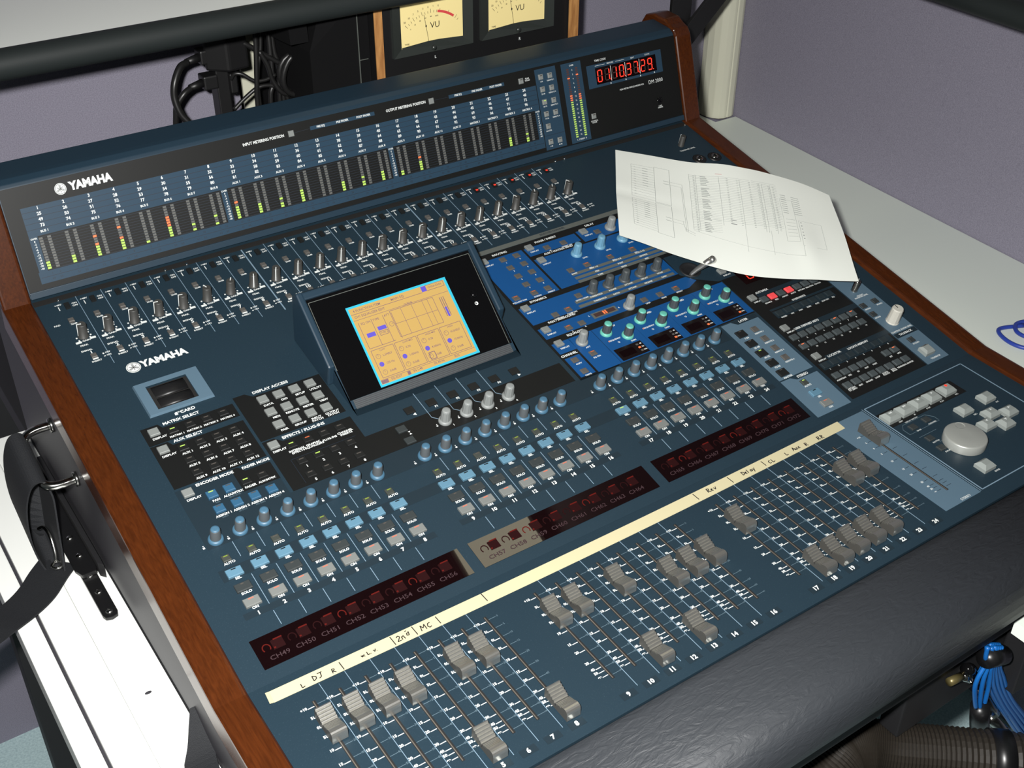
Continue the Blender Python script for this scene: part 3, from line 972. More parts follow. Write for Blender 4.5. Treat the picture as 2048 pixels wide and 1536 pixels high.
for s, L_ in ((256.8, ('THRESHOLD', 'RANGE', 'ATTACK', 'DECAY', 'HOLD')), (249.6, ('THRESHOLD', 'RATIO', 'ATTACK', 'RELEASE', 'GAIN'))):
    for k, t_ in enumerate(L_):
        lab(484+22.4*k, s, t_, 1.6, h=0.45)
# joystick
b = MB(); b.smooth = True; b.lathe([(12.5, 0), (12.2, 0.6), (10.6, 0.9), (9.6, 0.2), (4, 0.15)], 32)
jo = put('joystick', b.mesh('joystick', ['body_black']), con, F2 @ T(609, 246, 0.5), 'chrome joystick in a black dished socket')
b = MB(); b.smooth = True
b.tube([(-5.5, -7.0, -1.0), (-4, -7.5, 2), (0, -9.5, 8), (6, -13, 16), (11, -16.5, 23)], 2, 14, rf=lambda k: (2.2, 2.4, 3.0, 3.8, 4.3)[k])
st = put('stick', b.mesh('stick', ['cap_metal']), jo)
b = MB(); b.smooth = True; b.lathe([(4.3, -0.6), (4.5, 0.8), (4.1, 2.4), (2.8, 3.7), (0.9, 4.2)], 16)
put('stick_tip', b.mesh('stick_tip', ['cap_metal']), jo, T(11, -16.5, 23) @ Matrix.Rotation(R(36), 4, 'Y') @ RX(24))

# layer keys
for k, (t_, lit) in enumerate((('1-24', 0), ('25-48', 0), ('49-72', 1), ('73-96', 0), ('MASTER', 0))):
    button('layer_button', F2, 589, 137-16.2*k, 11.6, 9.4, 2.2, 'btn_black', 'led_green' if lit else 'led_off', 3.4)
    lab(591, 130-16.2*k, t_, 1.8)
for k in range(4):
    button('remote_button', F2, 608.4, 136.6-16*k, 7.8, 7.4, 1.8, 'btn_taupe', 'led_off', 3)
    lab(610, 130.6-16*k, 'REMOTE %d' % (k+1), 1.5)
b = MB(); b.prism([(591.4, 156.8), (597, 151), (626.4, 151), (626.4, 157.4)], 0, 0.16)
put('printed_field', b.mesh('printed_field', ['navy_dark']), panel)
lab(607, 153.8, 'LAYER', 2.4, bold=0.03); lab(607, 60.4, 'STEREO', 2.4, bold=0.03)

# right-hand key field
dsp2(641, 177.0); dsp2(640.2, 123.0); dsp2(640.3, 74.2); dsp2(640, 228)
KX = [639.4+12.75*k for k in range(8)]
def key(x, s, m_='btn_key', led=None, t_=None, w=9.2, d=7.6):
    button('key_button', F2, x, s, w, d, 2.2, m_, led, 3.6)
    if t_:
        lab(x+1.6, s-6.2, t_, 1.5)
for k in range(7):
    key(KX[k+1]+0.4, 169.6, 'btn_redlit' if k in (1, 3) else 'btn_key', None, ('ENABLE', 'REC', 'ABORT', 'AUTO', 'RETURN', 'RELATIVE', 'TOUCH')[k])
    key(KX[k+1]+0.2, 144.0, 'btn_smoke', None, ('FADER', 'ON', 'PAN', 'SURR', 'AUX', 'AUX ON', 'EQ')[k])
for k in range(8):
    key(KX[k], 107.2, 'btn_key', 'led_orange' if k in (5, 7) else None, str(k+1))
    key(KX[k], 92.2, 'btn_key', 'led_orange' if k == 0 else None, str(k+9))
    key(KX[k], 59.2, 'btn_smoke', None, str(k+1))
    key(KX[k]+0.2, 26.8, 'btn_key', None, ('RETURN\nTO ZERO', 'END', 'ONLINE', 'LOOP', 'QUICK\nPUNCH', 'ROLL\nBACK', 'REHEARSAL', 'MASTER')[k])
for k, t_ in ((0, 'AUDITION'), (1, 'PRE'), (2, 'IN'), (3, 'OUT'), (4, 'POST'), (6, 'SET'), (7, 'MTR')):
    key(KX[k]+0.2, 42.8, 'btn_key', 'led_orange' if k == 7 else None, t_)
lab(660, 181.6, 'AUTOMIX', 2.2, bold=0.03); lab(692, 154.4, 'OVERWRITE', 2.0); lab(668, 117.0, 'USER DEFINED KEYS', 2.2, bold=0.03)
lab(662, 68.2, 'LOCATOR', 2.2, bold=0.03); lab(697, 66.8, 'LOCATE MEMORY', 2.1)
# scene memory readout peeping out under the sheet
b = MB(); b.box(652, 690, 198, 226, 0, 0.5)
o = put('scene_display', b.mesh('scene_display', ['display_glass']), con, F2)
SEG = {'0': 'abcdef', '1': 'bc', '2': 'abged', '3': 'abgcd', '4': 'fgbc', '5': 'afgcd', '6': 'afgedc', '7': 'abc', '8': 'abcdefg', '9': 'abcdfg'}
def seven(mb, x, s, w, h, ch, t_=0.14, z=0.5, off=None, shear=0.08):
    u = h/2
    L_ = {'a': ((0, h), (w, h)), 'b': ((w, h), (w, u)), 'c': ((w, u), (w, 0)), 'd': ((0, 0), (w, 0)), 'e': ((0, u), (0, 0)), 'f': ((0, h), (0, u)), 'g': ((0, u), (w, u))}
    for k, (p, q) in L_.items():
        on = k in SEG[ch]
        if not on and off is None:
            continue
        tg = mb if on else off
        dx, dy = q[0]-p[0], q[1]-p[1]
        d = math.hypot(dx, dy); dx /= d; dy /= d
        g_ = w*t_*0.55
        a = (p[0]+dx*g_, p[1]+dy*g_); e = (q[0]-dx*g_, q[1]-dy*g_)
        f = lambda pt: (x+pt[0]+shear*pt[1], s+pt[1])
        tg.line(*f(a), *f(e), w*t_*1.25, z, z+(0.25 if on else 0.12))
b = MB(); seven(b, 662, 204, 7, 13, '0'); seven(b, 674, 204, 7, 13, '9')
put('digit', b.mesh('digit', ['led_red']), o)
# monitor strip
for x, s in ((750.8, 110.6), (770.2, 111), (750.8, 95.2), (759, 45.4)):
    button('monitor_button', F2, x, s, 7.6, 7.0, 2.0, 'btn_dark', 'led_off', 3); lab(x+2, s-6.0, ('DIMMER', 'MONO', 'SLATE', 'DIM', 'STUDIO')[int(x+s) % 5], 1.5)
button('talkback_button', F2, 760, 24.4, 14, 12, 6.5, 'btn_transport', 'led_off', 3.6, None, 2.4); lab(764, 13.6, 'TALKBACK', 1.6)
knob('monitor_knob', 'cream', 763.4, 77.4, 0, 'large cream level knob')
knob('studio_knob', 'metal', 762, 135.4, -60)
lab(763, 62.8, 'CONTROL ROOM LEVEL', 1.6); lab(763, 57.0, 'TALKBACK', 2.2, bold=0.03); lab(762, 124.8, 'STUDIO\nMONITOR LEVEL', 1.5)

# ------------------------------------------------------------------ channel displays
for g, (x0, x1) in enumerate(((-18.3, 172.0), (182.6, 375.0), (386.0, 571.2))):
    b = MB(); b.box(x0, x1, 11.8, 40.4, 0, 0.5)
    o = put('channel_display', b.mesh('channel_display', ['display_glass']), con, F2, 'glossy dark red channel name display')
    r_ = MB(); hot = MB()
    for k in range(8):
        x = chx(8*g+k+1)-0.5
        n = 9
        arc = [(x-8.5+3.2*math.cos(R(a)), 28.6+3.6*math.sin(R(a))) for a in range(-40, 221, 26)]
        for p, q in zip(arc, arc[1:]):
            (r_ if (k+g) % 3 else hot).line(*p, *q, 0.9, 0.5, 0.62)
        r_.box(x-3.6, x+6.2, 24.6, 33.4, 0.5, 0.58)
        hot.box(x-1.0, x+6.4, 33.0, 34.2, 0.5, 0.66); hot.box(x-3.2, x-1.6, 25.6, 27.0, 0.5, 0.66)
        for q in range(5):
            r_.line(x-3.6+q*2.1, 24.4, x-2.2+q*2.1, 33.8, 0.5, 0.5, 0.6)
        txt('disp%d' % g, F2, x-1.6, 18.6, 'CH%d' % (49+8*g+k), 4.0, 'CENTER', 0.7, 0, 0.006, 1.22)
    put('lit_symbol', r_.mesh('lit_symbol', ['display_red']), o)
    put('lit_symbol', hot.mesh('lit_symbol', ['display_hot']), o)
    flush('disp%d' % g, 'display_lettering', 'display_glyph', o)

# ------------------------------------------------------------------ transport section on the fader deck
def cap3(name, x, s, w=18, d=15.5, h=8, lit=None, sym=None):
    o = button(name, F1, x, s, w, d, h, 'btn_transport', None, None, None, 3.4)
    if sym == 'rec':
        b = MB(); b.lathe([(1.6, 0), (1.6, 0.2)], 12)
        put('button_symbol', b.mesh('button_symbol', ['led_red']), o, T(0, 2, h))
    elif sym:
        b = MB()
        if sym in ('<', '>', '^', 'v'):
            a = {'<': 180, '>': 0, '^': 90, 'v': -90}[sym]
            b.prism([(1.5*math.cos(R(a+q)), 1.5*math.sin(R(a+q))) for q in (0, 130, 230)], 0, 0.15)
        elif sym == 'stop':
            b.box(-1.1, 1.1, -1.1, 1.1, 0, 0.15)
        else:
            sg = -1 if sym == '<<' else 1
            for q in (-1, 1):
                b.prism([(sg*(q*1.1+1.1), 0), (sg*(q*1.1-0.9), 1.2), (sg*(q*1.1-0.9), -1.2)], 0, 0.15)
        put('button_symbol', b.mesh('button_symbol', ['print_white']), o, T(0, 1.5, h))
    return o
for k, (sy, t_) in enumerate((('<<', 'REW'), ('>>', 'FF'), ('stop', 'STOP'), ('>', 'PLAY'), ('rec', 'REC'))):
    x = (638.4, 659.4, 680.2, 701.2, 724.4)[k]
    cap3('transport_button', x, 105.2, 16.6, 14.0, 7, None, sy)
    txt('deck_w', F1, x+6.5, 96.2, t_, 1.7, 'CENTER', 0.3, 0, 0.02)
for x, s, sy, t_ in ((749, 74.6, None, 'INC'), (712, 73, None, 'DEC'), (730, 54.6, '^', ''), (749, 46.8, '>', ''), (711.6, 45, '<', ''), (730, 36.2, 'v', ''), (657, 5.0, None, 'ENTER')):
    cap3('cursor_button', x, s, 16.0, 13.4, 7, None, sy)
    if t_:
        txt('deck_w', F1, x+7, s-9.6, t_, 1.7, 'CENTER', 0.3, 0, 0.02)
for x, s, t_ in ((668.5, 84.4, 'FORWARD'), (647.4, 83.4, 'BACK'), (647.6, 62.6, 'SHUTTLE'), (645.4, 46.6, 'SCRUB')):
    button('mode_button', F1, x, s, 8.4, 7.2, 1.8, 'btn_dark')
    txt('deck_w', F1, x+2, s-6.4, t_, 1.6, 'CENTER', 0.3, 0, 0.02)
txt('deck_w', F1, 656, 92.4, 'DISPLAY HISTORY', 1.6, 'CENTER', 0.3, 0, 0.01)
b = MB(); b.smooth = True
b.lathe([(20.8, 0.3), (21.0, 1.5), (20.9, 8.6), (20.2, 9.6), (19.2, 10.0), (5, 9.8)], 48)
jw = put('jog_wheel', b.mesh('jog_wheel', ['jog_silver']), con, F1 @ T(671.0, 40.4, 0), 'round silver jog wheel with a finger dimple')
b = MB(); b.smooth = True
b.lathe([(5.2, 12.1), (4.6, 11.85), (3.2, 11.4), (1.6, 11.1), (0.4, 11.0)], 24)
dm = put('finger_dimple', b.mesh('finger_dimple', ['jog_silver']), jw, T(6.5, 12.5, -1.75))
flush('deck_w', 'printed_lettering', 'print_white', deck)

# ------------------------------------------------------------------ maker's mark
def emblem(F, x, s, r, parent, z=0.3, full=True):
    b = MB(); b.cur = 0
    b.prism([(x+r*math.cos(R(a)), s+r*math.sin(R(a))) for a in range(0, 360, 10)], 0, z)
    b.cur = 1
    n = 36
    for q0, q1 in ((0.90, 0.84),):
        for k in range(n):
            a0, a1 = R(360*k/n), R(360*(k+1)/n)
            b.prism([(x+r*q0*math.cos(a0), s+r*q0*math.sin(a0)), (x+r*q0*math.cos(a1), s+r*q0*math.sin(a1)), (x+r*q1*math.cos(a1), s+r*q1*math.sin(a1)), (x+r*q1*math.cos(a0), s+r*q1*math.sin(a0))], z, z+0.08)
    for a in (90, 210, 330):
        d = Vector((math.cos(R(a)), math.sin(R(a)))); p = Vector((-d.y, d.x))
        c = Vector((x, s))
        def L2(u0, v0, u1, v1, w):
            A = c + d*u0*r + p*v0*r; B = c + d*u1*r + p*v1*r
            b.line(A.x, A.y, B.x, B.y, w*r, z, z+0.08)
        L2(-0.62, 0, 0.18, 0, 0.07); L2(0.18, -0.11, 0.18, 0.11, 0.06)
        for q in (-0.11, 0, 0.11):
            L2(0.18, q, 0.72, q, 0.055)
    put('emblem', b.mesh('emblem', ['print_white', 'ink_black']), parent)
emblem(F2, 15.4, 364.0, 6.8, panel)
lab(45.2, 364.2, 'YAMAHA', 8.2, bold=0.055)
TEXTS['panel_w'][-1] = TEXTS['panel_w'][-1][:5] + (0.92,)
flush('panel_w', 'printed_lettering', 'print_white', panel)
flush('panel_g', 'printed_lettering', 'print_grey', panel)
flush('panel_k', 'printed_lettering', 'print_dim', panel)

# ------------------------------------------------------------------ tilted screen
XA, XB = 171.5, 357.5
b = MB()
b.xprism([YZ(F4, -5, 0), YZ(F4, 116, 0), YZ(F4, 116, -8), YZ(F2, 326, 0), YZ(F2, 215, 0)], XA, XB)
put('screen_housing', b.mesh('screen_housing', ['navy_edge']), con)
b = MB(); b.box(XA+1.2, XB-1.2, 8.6, 115, 0, 0.6)
bz = put('screen_bezel', b.mesh('screen_bezel', ['bezel_black']), con, F4, 'glossy black screen surround')
b = MB(); b.box(XA+4, XB-4, -4.4, 8.4, 0, 0.4)
put('speaker_grille', b.mesh('speaker_grille', ['mesh_grille']), con, F4)
gm = MB()
for k in range(30):
    for j in range(4):
        pass
for j in range(7):
    gm.box(XA+4.5, XB-4.5, -4.0+1.8*j, -3.2+1.8*j, 0.4, 0.55)
put('grille_slot', gm.mesh('grille_slot', ['side_metal']), con, F4)
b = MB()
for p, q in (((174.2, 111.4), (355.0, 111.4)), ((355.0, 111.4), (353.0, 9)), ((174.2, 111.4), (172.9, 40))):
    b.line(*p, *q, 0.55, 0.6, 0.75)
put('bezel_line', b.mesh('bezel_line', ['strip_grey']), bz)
# hood: top bar and two tapering cheeks
b = MB(); b.xprism([YZ(F4, 114.6, -10), YZ(F4, 114.6, 3.5), YZ(F4, 122, 3.5), YZ(F4, 125, -2), YZ(F4, 124, -12), YZ(F2, 332, 0.1), YZ(F2, 322, 0.1)], XA-5, XB+5)
put('hood_bar', b.mesh('hood_bar', ['navy_edge'], 1.5), con)
for x0, x1 in ((XA-6.5, XA+0.6), (XB-0.6, XB+6.5)):
    b = MB(); b.xprism([YZ(F4, 123, 4), YZ(F4, 44, 4), YZ(F4, 40, -4), YZ(F2, 262, 0.1), YZ(F2, 333, 0.1), YZ(F4, 126, -8)], x0, x1)
    put('hood_cheek', b.mesh('hood_cheek', ['navy_edge'], 1.8), con)
# lit picture
b = MB(); b.box(206.5, 318.5, 10.4, 95.4, 0.5, 0.9)
sc = put('lcd_screen', b.mesh('lcd_screen', ['lcd_cyan']), con, F4, 'lit amber screen with a cyan edge showing equalizer settings')
b = MB(); b.box(208.6, 315.6, 12.6, 93.2, 0.8, 1.0)
put('screen_picture', b.mesh('screen_picture', ['lcd_paper']), sc)
ik = MB(); vi = MB()
SX, SY, SWd, SH = 209.0, 13.0, 106.2, 79.8
def sp(u, v):
    return (SX+SWd*u, SY+SH*(1-v))
def sl(u0, v0, u1, v1, w=0.32, mb=None):
    (mb or ik).line(*sp(u0, v0), *sp(u1, v1), w*1.4, 1.0, 1.1)
def sbx(u0, v0, u1, v1, mb=None, w=0.32):
    for a in ((u0, v0, u1, v0), (u1, v0, u1, v1), (u1, v1, u0, v1), (u0, v1, u0, v0)):
        sl(*a, w, mb)
def sfill(u0, v0, u1, v1, mb):
    x0, y0 = sp(u0, v1); x1, y1 = sp(u1, v0)
    mb.box(x0, x1, y0, y1, 1.0, 1.12)
def st_(u, v, t_, cap=2.0, g='lcd'):
    x, y = sp(u, v)
    txt(g, F4, x, y, t_, cap*1.25, 'LEFT', 1.15, 0, 0.01)
sl(0, 0.075, 0.75, 0.075); sl(0, 0.155, 1, 0.155, 0.25); sfill(0.75, 0.0, 0.80, 0.07, vi); sbx(0.80, 0.0, 0.99, 0.07)
st_(0.03, 0.04, '4 FUNCTION ITEM'); st_(0.42, 0.04, 'MAIN EQ'); st_(0.82, 0.035, 'CH56-CH56', 1.7); st_(0.02, 0.115, 'CH1 EQUALIZER EDIT', 1.9)
for u in (0.03, 0.16, 0.28, 0.37):
    sl(u, 0.19, u, 0.54)
sl(0.03, 0.54, 0.30, 0.54); sbx(0.36, 0.17, 0.82, 0.52)
for u in (0.475, 0.59, 0.705, 0.76):
    sl(u, 0.17, u, 0.52, 0.25)
sl(0.36, 0.345, 0.82, 0.345, 0.25); st_(0.52, 0.15, 'CURVE', 1.7)
st_(0.05, 0.215, 'EQ ON', 1.8); st_(0.17, 0.215, 'TYPE', 1.8); st_(0.29, 0.205, 'ATT', 1.8)
sfill(0.06, 0.35, 0.145, 0.405, vi); sfill(0.185, 0.31, 0.27, 0.36, vi); sbx(0.185, 0.375, 0.27, 0.425)
st_(0.19, 0.40, 'TYPE 2', 1.5)
for u in (0.885, 0.905, 0.925):
    sl(u, 0.20, u, 0.46, 0.5, ik)
sfill(0.895, 0.34, 0.915, 0.47, vi)
def dial(u, v, fillit, a):
    x, y = sp(u, v)
    if fillit:
        vi.prism([(x+2.5*math.cos(R(q)), y+2.5*math.sin(R(q))) for q in range(0, 360, 30)], 1.0, 1.12)
    else:
        P = [(x+2.4*math.cos(R(q)), y+2.4*math.sin(R(q))) for q in range(0, 361, 30)]
        for p, q in zip(P, P[1:]):
            ik.line(*p, *q, 0.3, 1.0, 1.1)
    ik.line(x, y, x+2.2*math.cos(R(a)), y+2.2*math.sin(R(a)), 0.35, 1.12, 1.16)
dial(0.33, 0.33, False, 20)
for k in range(4):
    u = 0.03+0.24*k
    sbx(u, 0.57, u+0.225, 0.93)
    dial(u+0.045, 0.66, False, 90+30*(k % 2)); dial(u+0.045, 0.765, True, 200-50*k); dial(u+0.045, 0.87, False, 90)
    st_(u+0.08, 0.595, ('LOW', 'LOW-MID', 'HIGH-MID', 'HIGH')[k], 1.4)
    st_(u+0.09, 0.665, ('L.SHELF', '0.70', '0.70', 'H.SHELF')[k], 1.7); st_(u+0.09, 0.77, ('125 Hz', '1.00kHz', '4.00kHz', '10.0kHz')[k], 1.7); st_(u+0.09, 0.875, '0.0dB', 1.7)
sbx(0.545, 0.825, 0.605, 0.915, ik, 0.5)
sfill(0.0, 0.955, 0.07, 1.0, ik); st_(0.1, 0.975, 'EQ EDIT', 1.8); sfill(0.27, 0.955, 0.30, 1.0, ik); st_(0.33, 0.975, 'IN 1-48', 1.8); st_(0.55, 0.975, 'IN 49-96', 1.8); st_(0.77, 0.975, 'BUS', 1.8); sl(0, 0.95, 1, 0.95, 0.25)
put('screen_graphic', ik.mesh('screen_graphic', ['lcd_ink']), sc)
put('screen_graphic', vi.mesh('screen_graphic', ['lcd_violet']), sc)
flush('lcd', 'screen_lettering', 'lcd_ink', sc)
b = MB(); b.smooth = True; b.lathe([(3.6, 0.6), (3.5, 2.4), (2.6, 3.2)], 18, 340.3, 68.8)
put('contrast_knob', b.mesh('contrast_knob', ['bezel_black']), con, F4)
b = MB()
b.prism([(338.8+1.9*math.cos(R(a)), 59+1.9*math.sin(R(a))) for a in range(0, 360, 24)], 0.6, 0.72)
o = put('contrast_symbol', b.mesh('contrast_symbol', ['print_white']), bz)
b = MB(); b.prism([(338.8+1.3*math.cos(R(a)), 59+1.3*math.sin(R(a))) for a in range(90, 271, 20)], 0.7, 0.8)
put('contrast_symbol', b.mesh('contrast_symbol', ['ink_black']), bz)
# ------------------------------------------------------------------ meter bridge
br = thing('meter_bridge', 'navy meter bridge with level meters and red time code along the console back', 'meter bridge', W(F3, 382, 0, -20))
b = MB()
b.xprism([YZ(F3, 4.6, -0.3), YZ(F3, 112.4, -0.3), YZ(F3, 116, -1.5), YZ(F3, 121, -6), YZ(F3, 123.5, -11), (689, 229.5), (700, 225), (706, 214), (706, 112), YZ(F3, 1.5, -40), YZ(F3, 4.6, -6)], XL+0.2, XR-0.2)
put('housing', b.mesh('housing', ['navy_edge'], 0.8), br)
b = MB(); b.box(XL+0.8, XR-0.8, 4.4, 11.0, -0.2, 2.0)
put('lower_lip', b.mesh('lower_lip', ['navy_edge'], 0.6), br, F3)
b = MB(); b.box(XL+1.2, XR-1.2, 11.2, 112.0, -0.2, 0.5)
fc = put('front_panel', b.mesh('front_panel', ['bridge_black']), br, F3)
for x0, x1 in ((-65.0, XL-0.2), (XR+0.2, 828.6)):
    b = MB()
    b.xprism([YZ(F3, -4, 3.5), YZ(F3, 40, 3.5), YZ(F3, 111, 3.5), YZ(F3, 119, 0.5), YZ(F3, 125, -7), (668, 235), (690, 236.5), (706, 232), (714, 220), (716, 200), (716, 116), YZ(F2, 498.5, 4.5)], x0, x1)
    put('wood_cheek', b.mesh('wood_cheek', ['wood_cherry'], 3.0, 3), br, label='reddish brown wooden end of the meter bridge')
b = MB(); b.box(XL+0.5, XR-0.5, 482.5, 489.5, 0.05, 0.5)  # black strip painting in the shadow line under the bridge's lower lip
put('seam_shadow', b.mesh('seam_shadow', ['slot_dark']), br, F2)
# fixing screws and bright gaps in the seam
for x in (-14, 95, 118, 590, 604, 800):
    b = MB(); b.smooth = True; b.lathe([(1.8, 0), (1.8, 0.6), (1.1, 1.2)], 12)
    put('screw', b.mesh('screw', ['chrome_bright']), br, F2 @ T(x, 483.5, 0.4))
b = MB()
lab_lo, lab_hi = [], []
b.box(-22.4, 581.6, 62.6, 91.2, 0.4, 0.62); b.box(-23.6, 581.6, 16.6, 28.0, 0.4, 0.62)
b.box(-22.6, -14.4, 28.0, 62.6, 0.4, 0.62)
b.box(173.2, 180.2, 28, 62.6, 0.4, 0.62); b.box(372.2, 379.2, 28, 62.6, 0.4, 0.62); b.box(574.4, 581.6, 28, 62.6, 0.4, 0.62)
b.box(582.6, 613.2, 12.6, 109, 0.4, 0.62)
b.box(621.4, 651.2, 12.2, 108.2, 0.4, 0.62)
b.box(658.8, 777.6, 71.4, 99.2, 0.4, 0.62)
b.box(286.5, 365.0, 100.6, 104.6, 0.4, 0.62); b.box(461.5, 538.0, 99.4, 103.4, 0.4, 0.62)
put('printed_field', b.mesh('printed_field', ['bridge_label']), fc)
b = MB()
for t_ in (86.2, 80.6, 75.0, 69.3, 22.4):
    b.box(-22, 581, t_-0.22, t_+0.22, 0.6, 0.7)
b.box(582.6, 613.2, 29.6, 30.0, 0.6, 0.7); b.line(266, 102, 286.5, 102.6, 0.3, 0.5, 0.7); b.line(440, 101.6, 461.5, 101.4, 0.3, 0.5, 0.7)
put('printed_line', b.mesh('printed_line', ['print_dim']), fc)
PBp, XBb = 24.806, -7.59
for i in range(1, 25):
    x = XBb + PBp*(i-1)
    for k in range(4):
        txt('br_w', F3, x+0.9, 88.8-5.6*k, str(i+24*k), 3.0, 'CENTER', 0.75, 0, 0.03)
    nm = 'BUS %d' % i if i <= 8 else ('AUX %d' % (i-8) if i <= 20 else 'MATRIX %d' % (i-20))
    txt('br_w', F3, x+1.2, 66.2, nm, 2.2, 'CENTER', 0.75, 0, 0.03)
    for k, t_ in enumerate((24.8, 19.4)):
        for q in (0, 1):
            txt('br_d', F3, x-3.2+7.4*q, t_, str(2*i-1+q+48*k), 2.2, 'CENTER', 0.75, 0, 0.0)
SC12 = ['0', '-2', '-4', '-6', '-9', '-12', '-15', '-18', '-24', '-30', '-40', '-48']
for x in (-18.4, 176.8, 375.8, 578.0):
    txt('br_w', F3, x, 60.6, 'OVER', 1.7, 'CENTER', 0.75, 0, 0.02)
    for k in range(11):
        txt('br_w', F3, x, 57.8-2.68*k, SC12[k], 1.8, 'CENTER', 0.75, 0, 0.02)
txt('br_w', F3, 232, 101.6, 'INPUT METERING POSITION', 2.9, 'CENTER', 0.75, 0, 0.03, 0.9)
txt('br_w', F3, 405, 102.0, 'OUTPUT METERING POSITION', 2.9, 'CENTER', 0.75, 0, 0.03, 0.9)
for x0, t_ in ((299, 102.6), (474, 101.4)):
    for k, s_ in enumerate(('PRE EQ', 'PRE FADER', 'POST FADER')):
        txt('br_w', F3, x0+26*k, t_, s_, 2.1, 'CENTER', 0.75, 0, 0.03)
txt('br_w', F3, 571, 100.4, 'PEAK\nHOLD', 1.8, 'CENTER', 0.75, 0, 0.01)
# level meters: 24 pairs of 12-segment columns
LIT = {1: ([0, 1, 2], []), 2: ([0, 1, 2], []), 3: ([0, 1, 2, 3], [4, 7]), 4: ([0, 1, 2, 3], [4, 8]), 5: ([0], []), 6: ([0, 1, 2, 3], [4, 5, 6, 7]), 7: ([0, 2], []), 8: ([0, 3], []), 9: ([0, 1, 2, 3, 4], [6]), 10: ([0, 1, 2, 3], []), 11: ([0, 1, 3], []), 12: ([0, 1, 2, 3, 4], []), 14: ([0, 1, 2, 3], []), 15: ([0, 1, 3], []), 16: ([0, 1, 2, 3], []), 17: ([0, 1], []), 18: ([0, 1, 2, 3], [5]), 23: ([0, 1, 2, 3], []), 24: ([0, 1, 3], [])}
for i in range(1, 25):
    for q in (0, 1):
        b = MB()
        g_, o_ = LIT.get(i, ([], [])) if q == 0 else ([], [])
        for k in range(12):
            b.cur = 1 if k in g_ else (2 if k in o_ else 0)
            t0 = 29.3+2.68*k
            b.box(-1.75, 1.75, t0, t0+2.0, 0, 0.75)
        put('level_meter', b.mesh('level_meter', ['seg_off', 'led_green', 'led_orange']), br, F3 @ T(XBb-4.4+PBp*(i-1)+7.9*q, 0, 0))
b = MB()
for k in range(13):
    for x0, x1 in ((-13.5, 172.5), (181, 371.5), (380, 574)):
        b.box(x0, x1, 28.6+2.68*k, 29.0+2.68*k, 0.45, 0.55)
put('printed_line', b.mesh('printed_line', ['print_dim']), fc)
for q, x in enumerate((630.4, 643.6)):
    b = MB()
    for k in range(32):
        t0 = 18.6+2.62*k
        b.cur = 1 if k < 17 else (2 if k < 20 else 3)
        if k == (27 if q == 0 else 28):
            b.cur = 2
        b.box(-1.7, 1.7, t0, t0+1.5, 0.5, 0.8)
    put('stereo_meter', b.mesh('stereo_meter', ['seg_off', 'led_green', 'led_orange', 'seg_dimorange']), br, F3 @ T(x, 0, 0))
for k in range(16):
    txt('br_w', F3, 637, 99-5.2*k, str((0, 2, 4, 6, 8, 10, 12, 15, 18, 21, 24, 30, 40, 50, 60, 72)[k]), 1.7, 'CENTER', 0.75, 0, 0.01)
txt('br_w', F3, 637, 104.6, 'OVER', 1.8, 'CENTER', 0.75, 0, 0.01); txt('br_w', F3, 637, 15.4, 'L  STEREO  R', 1.8, 'CENTER', 0.75, 0, 0.01)
def bbtn(x, t_, led, lbl, ly=-5.6):
    button('meter_button', F3, x, t_, 6.2, 6.4, 2.4, 'btn_light', led, 3.2, None, 0.5, br)
    if lbl:
        txt('br_w', F3, x+0.4, t_+ly, lbl, 1.6, 'CENTER', 0.75, 0, 0.01)
for x, t_, l_ in ((590, 99.6, '1-24'), (603.4, 99.2, 'REMOTE 1'), (590, 85, '25-48'), (603.4, 84.8, 'REMOTE 2'), (590, 70, '49-72'), (603.6, 69.8, 'REMOTE 3'), (590, 55.6, '73-96'), (603.6, 55.4, 'REMOTE 4'), (590, 40.8, 'MASTER'), (590, 22, '1-48'), (603.6, 21.6, '49-96')):
    bbtn(x, t_, 'led_green' if l_ == '49-72' else 'led_off', l_)
bbtn(263.6, 102, None, None); bbtn(437.8, 101.6, None, None); bbtn(561.5, 100.2, 'led_off', None); bbtn(659.2, 38.8, 'led_off', 'CONTROL\nROOM', -7)
# time code readout
b = MB(); b.box(671.5, 768, 74.6, 94.6, 0.6, 0.9)
tcd = put('time_display', b.mesh('time_display', ['display_glass']), br, F3, 'red lit time code reading 01 10 37 29')
on_ = MB(); of_ = MB(); wl = MB()
for k, ch in enumerate('01103729'):
    x = 674.0+11.45*k
    seven(on_, x, 77.6, 6.2, 13.6, ch, 0.17, 0.9, of_, 0.05)
    if k in (1, 3, 5, 7):
        on_.box(x+7.6, x+8.8, 77.0, 78.2, 0.9, 1.1)
    if k in (1, 3, 5):
        wl.line(x+9.2, 75.6, x+9.8, 93.6, 0.6, 0.9, 1.05)
put('digit', on_.mesh('digit', ['led_red']), tcd)
put('unlit_segment', of_.mesh('unlit_segment', ['seg_dark']), tcd)
put('divider_line', wl.mesh('divider_line', ['print_white']), tcd)
b = MB()
for x in (693, 717, 740.5, 763.5):
    b.prism([(x-1.0, 72.2), (x+1.0, 72.2), (x, 74.2)], 0.6, 0.75)
b.line(672, 97.2, 687, 97.2, 0.4, 0.6, 0.75); b.line(704, 97.2, 718, 97.2, 0.4, 0.6, 0.75)
put('printed_symbol', b.mesh('printed_symbol', ['print_white']), fc)
txt('br_w', F3, 695.5, 97.2, 'MEASURE', 1.7, 'CENTER', 0.75, 0, 0.01); txt('br_w', F3, 731, 96.8, 'BEAT', 1.7, 'CENTER', 0.75, 0, 0.01); txt('br_w', F3, 755, 96.8, 'CLOCK', 1.7, 'CENTER', 0.75, 0, 0.01)
txt('br_w', F3, 681, 103.2, 'TIME CODE', 2.4, 'CENTER', 0.75, 0, 0.01)
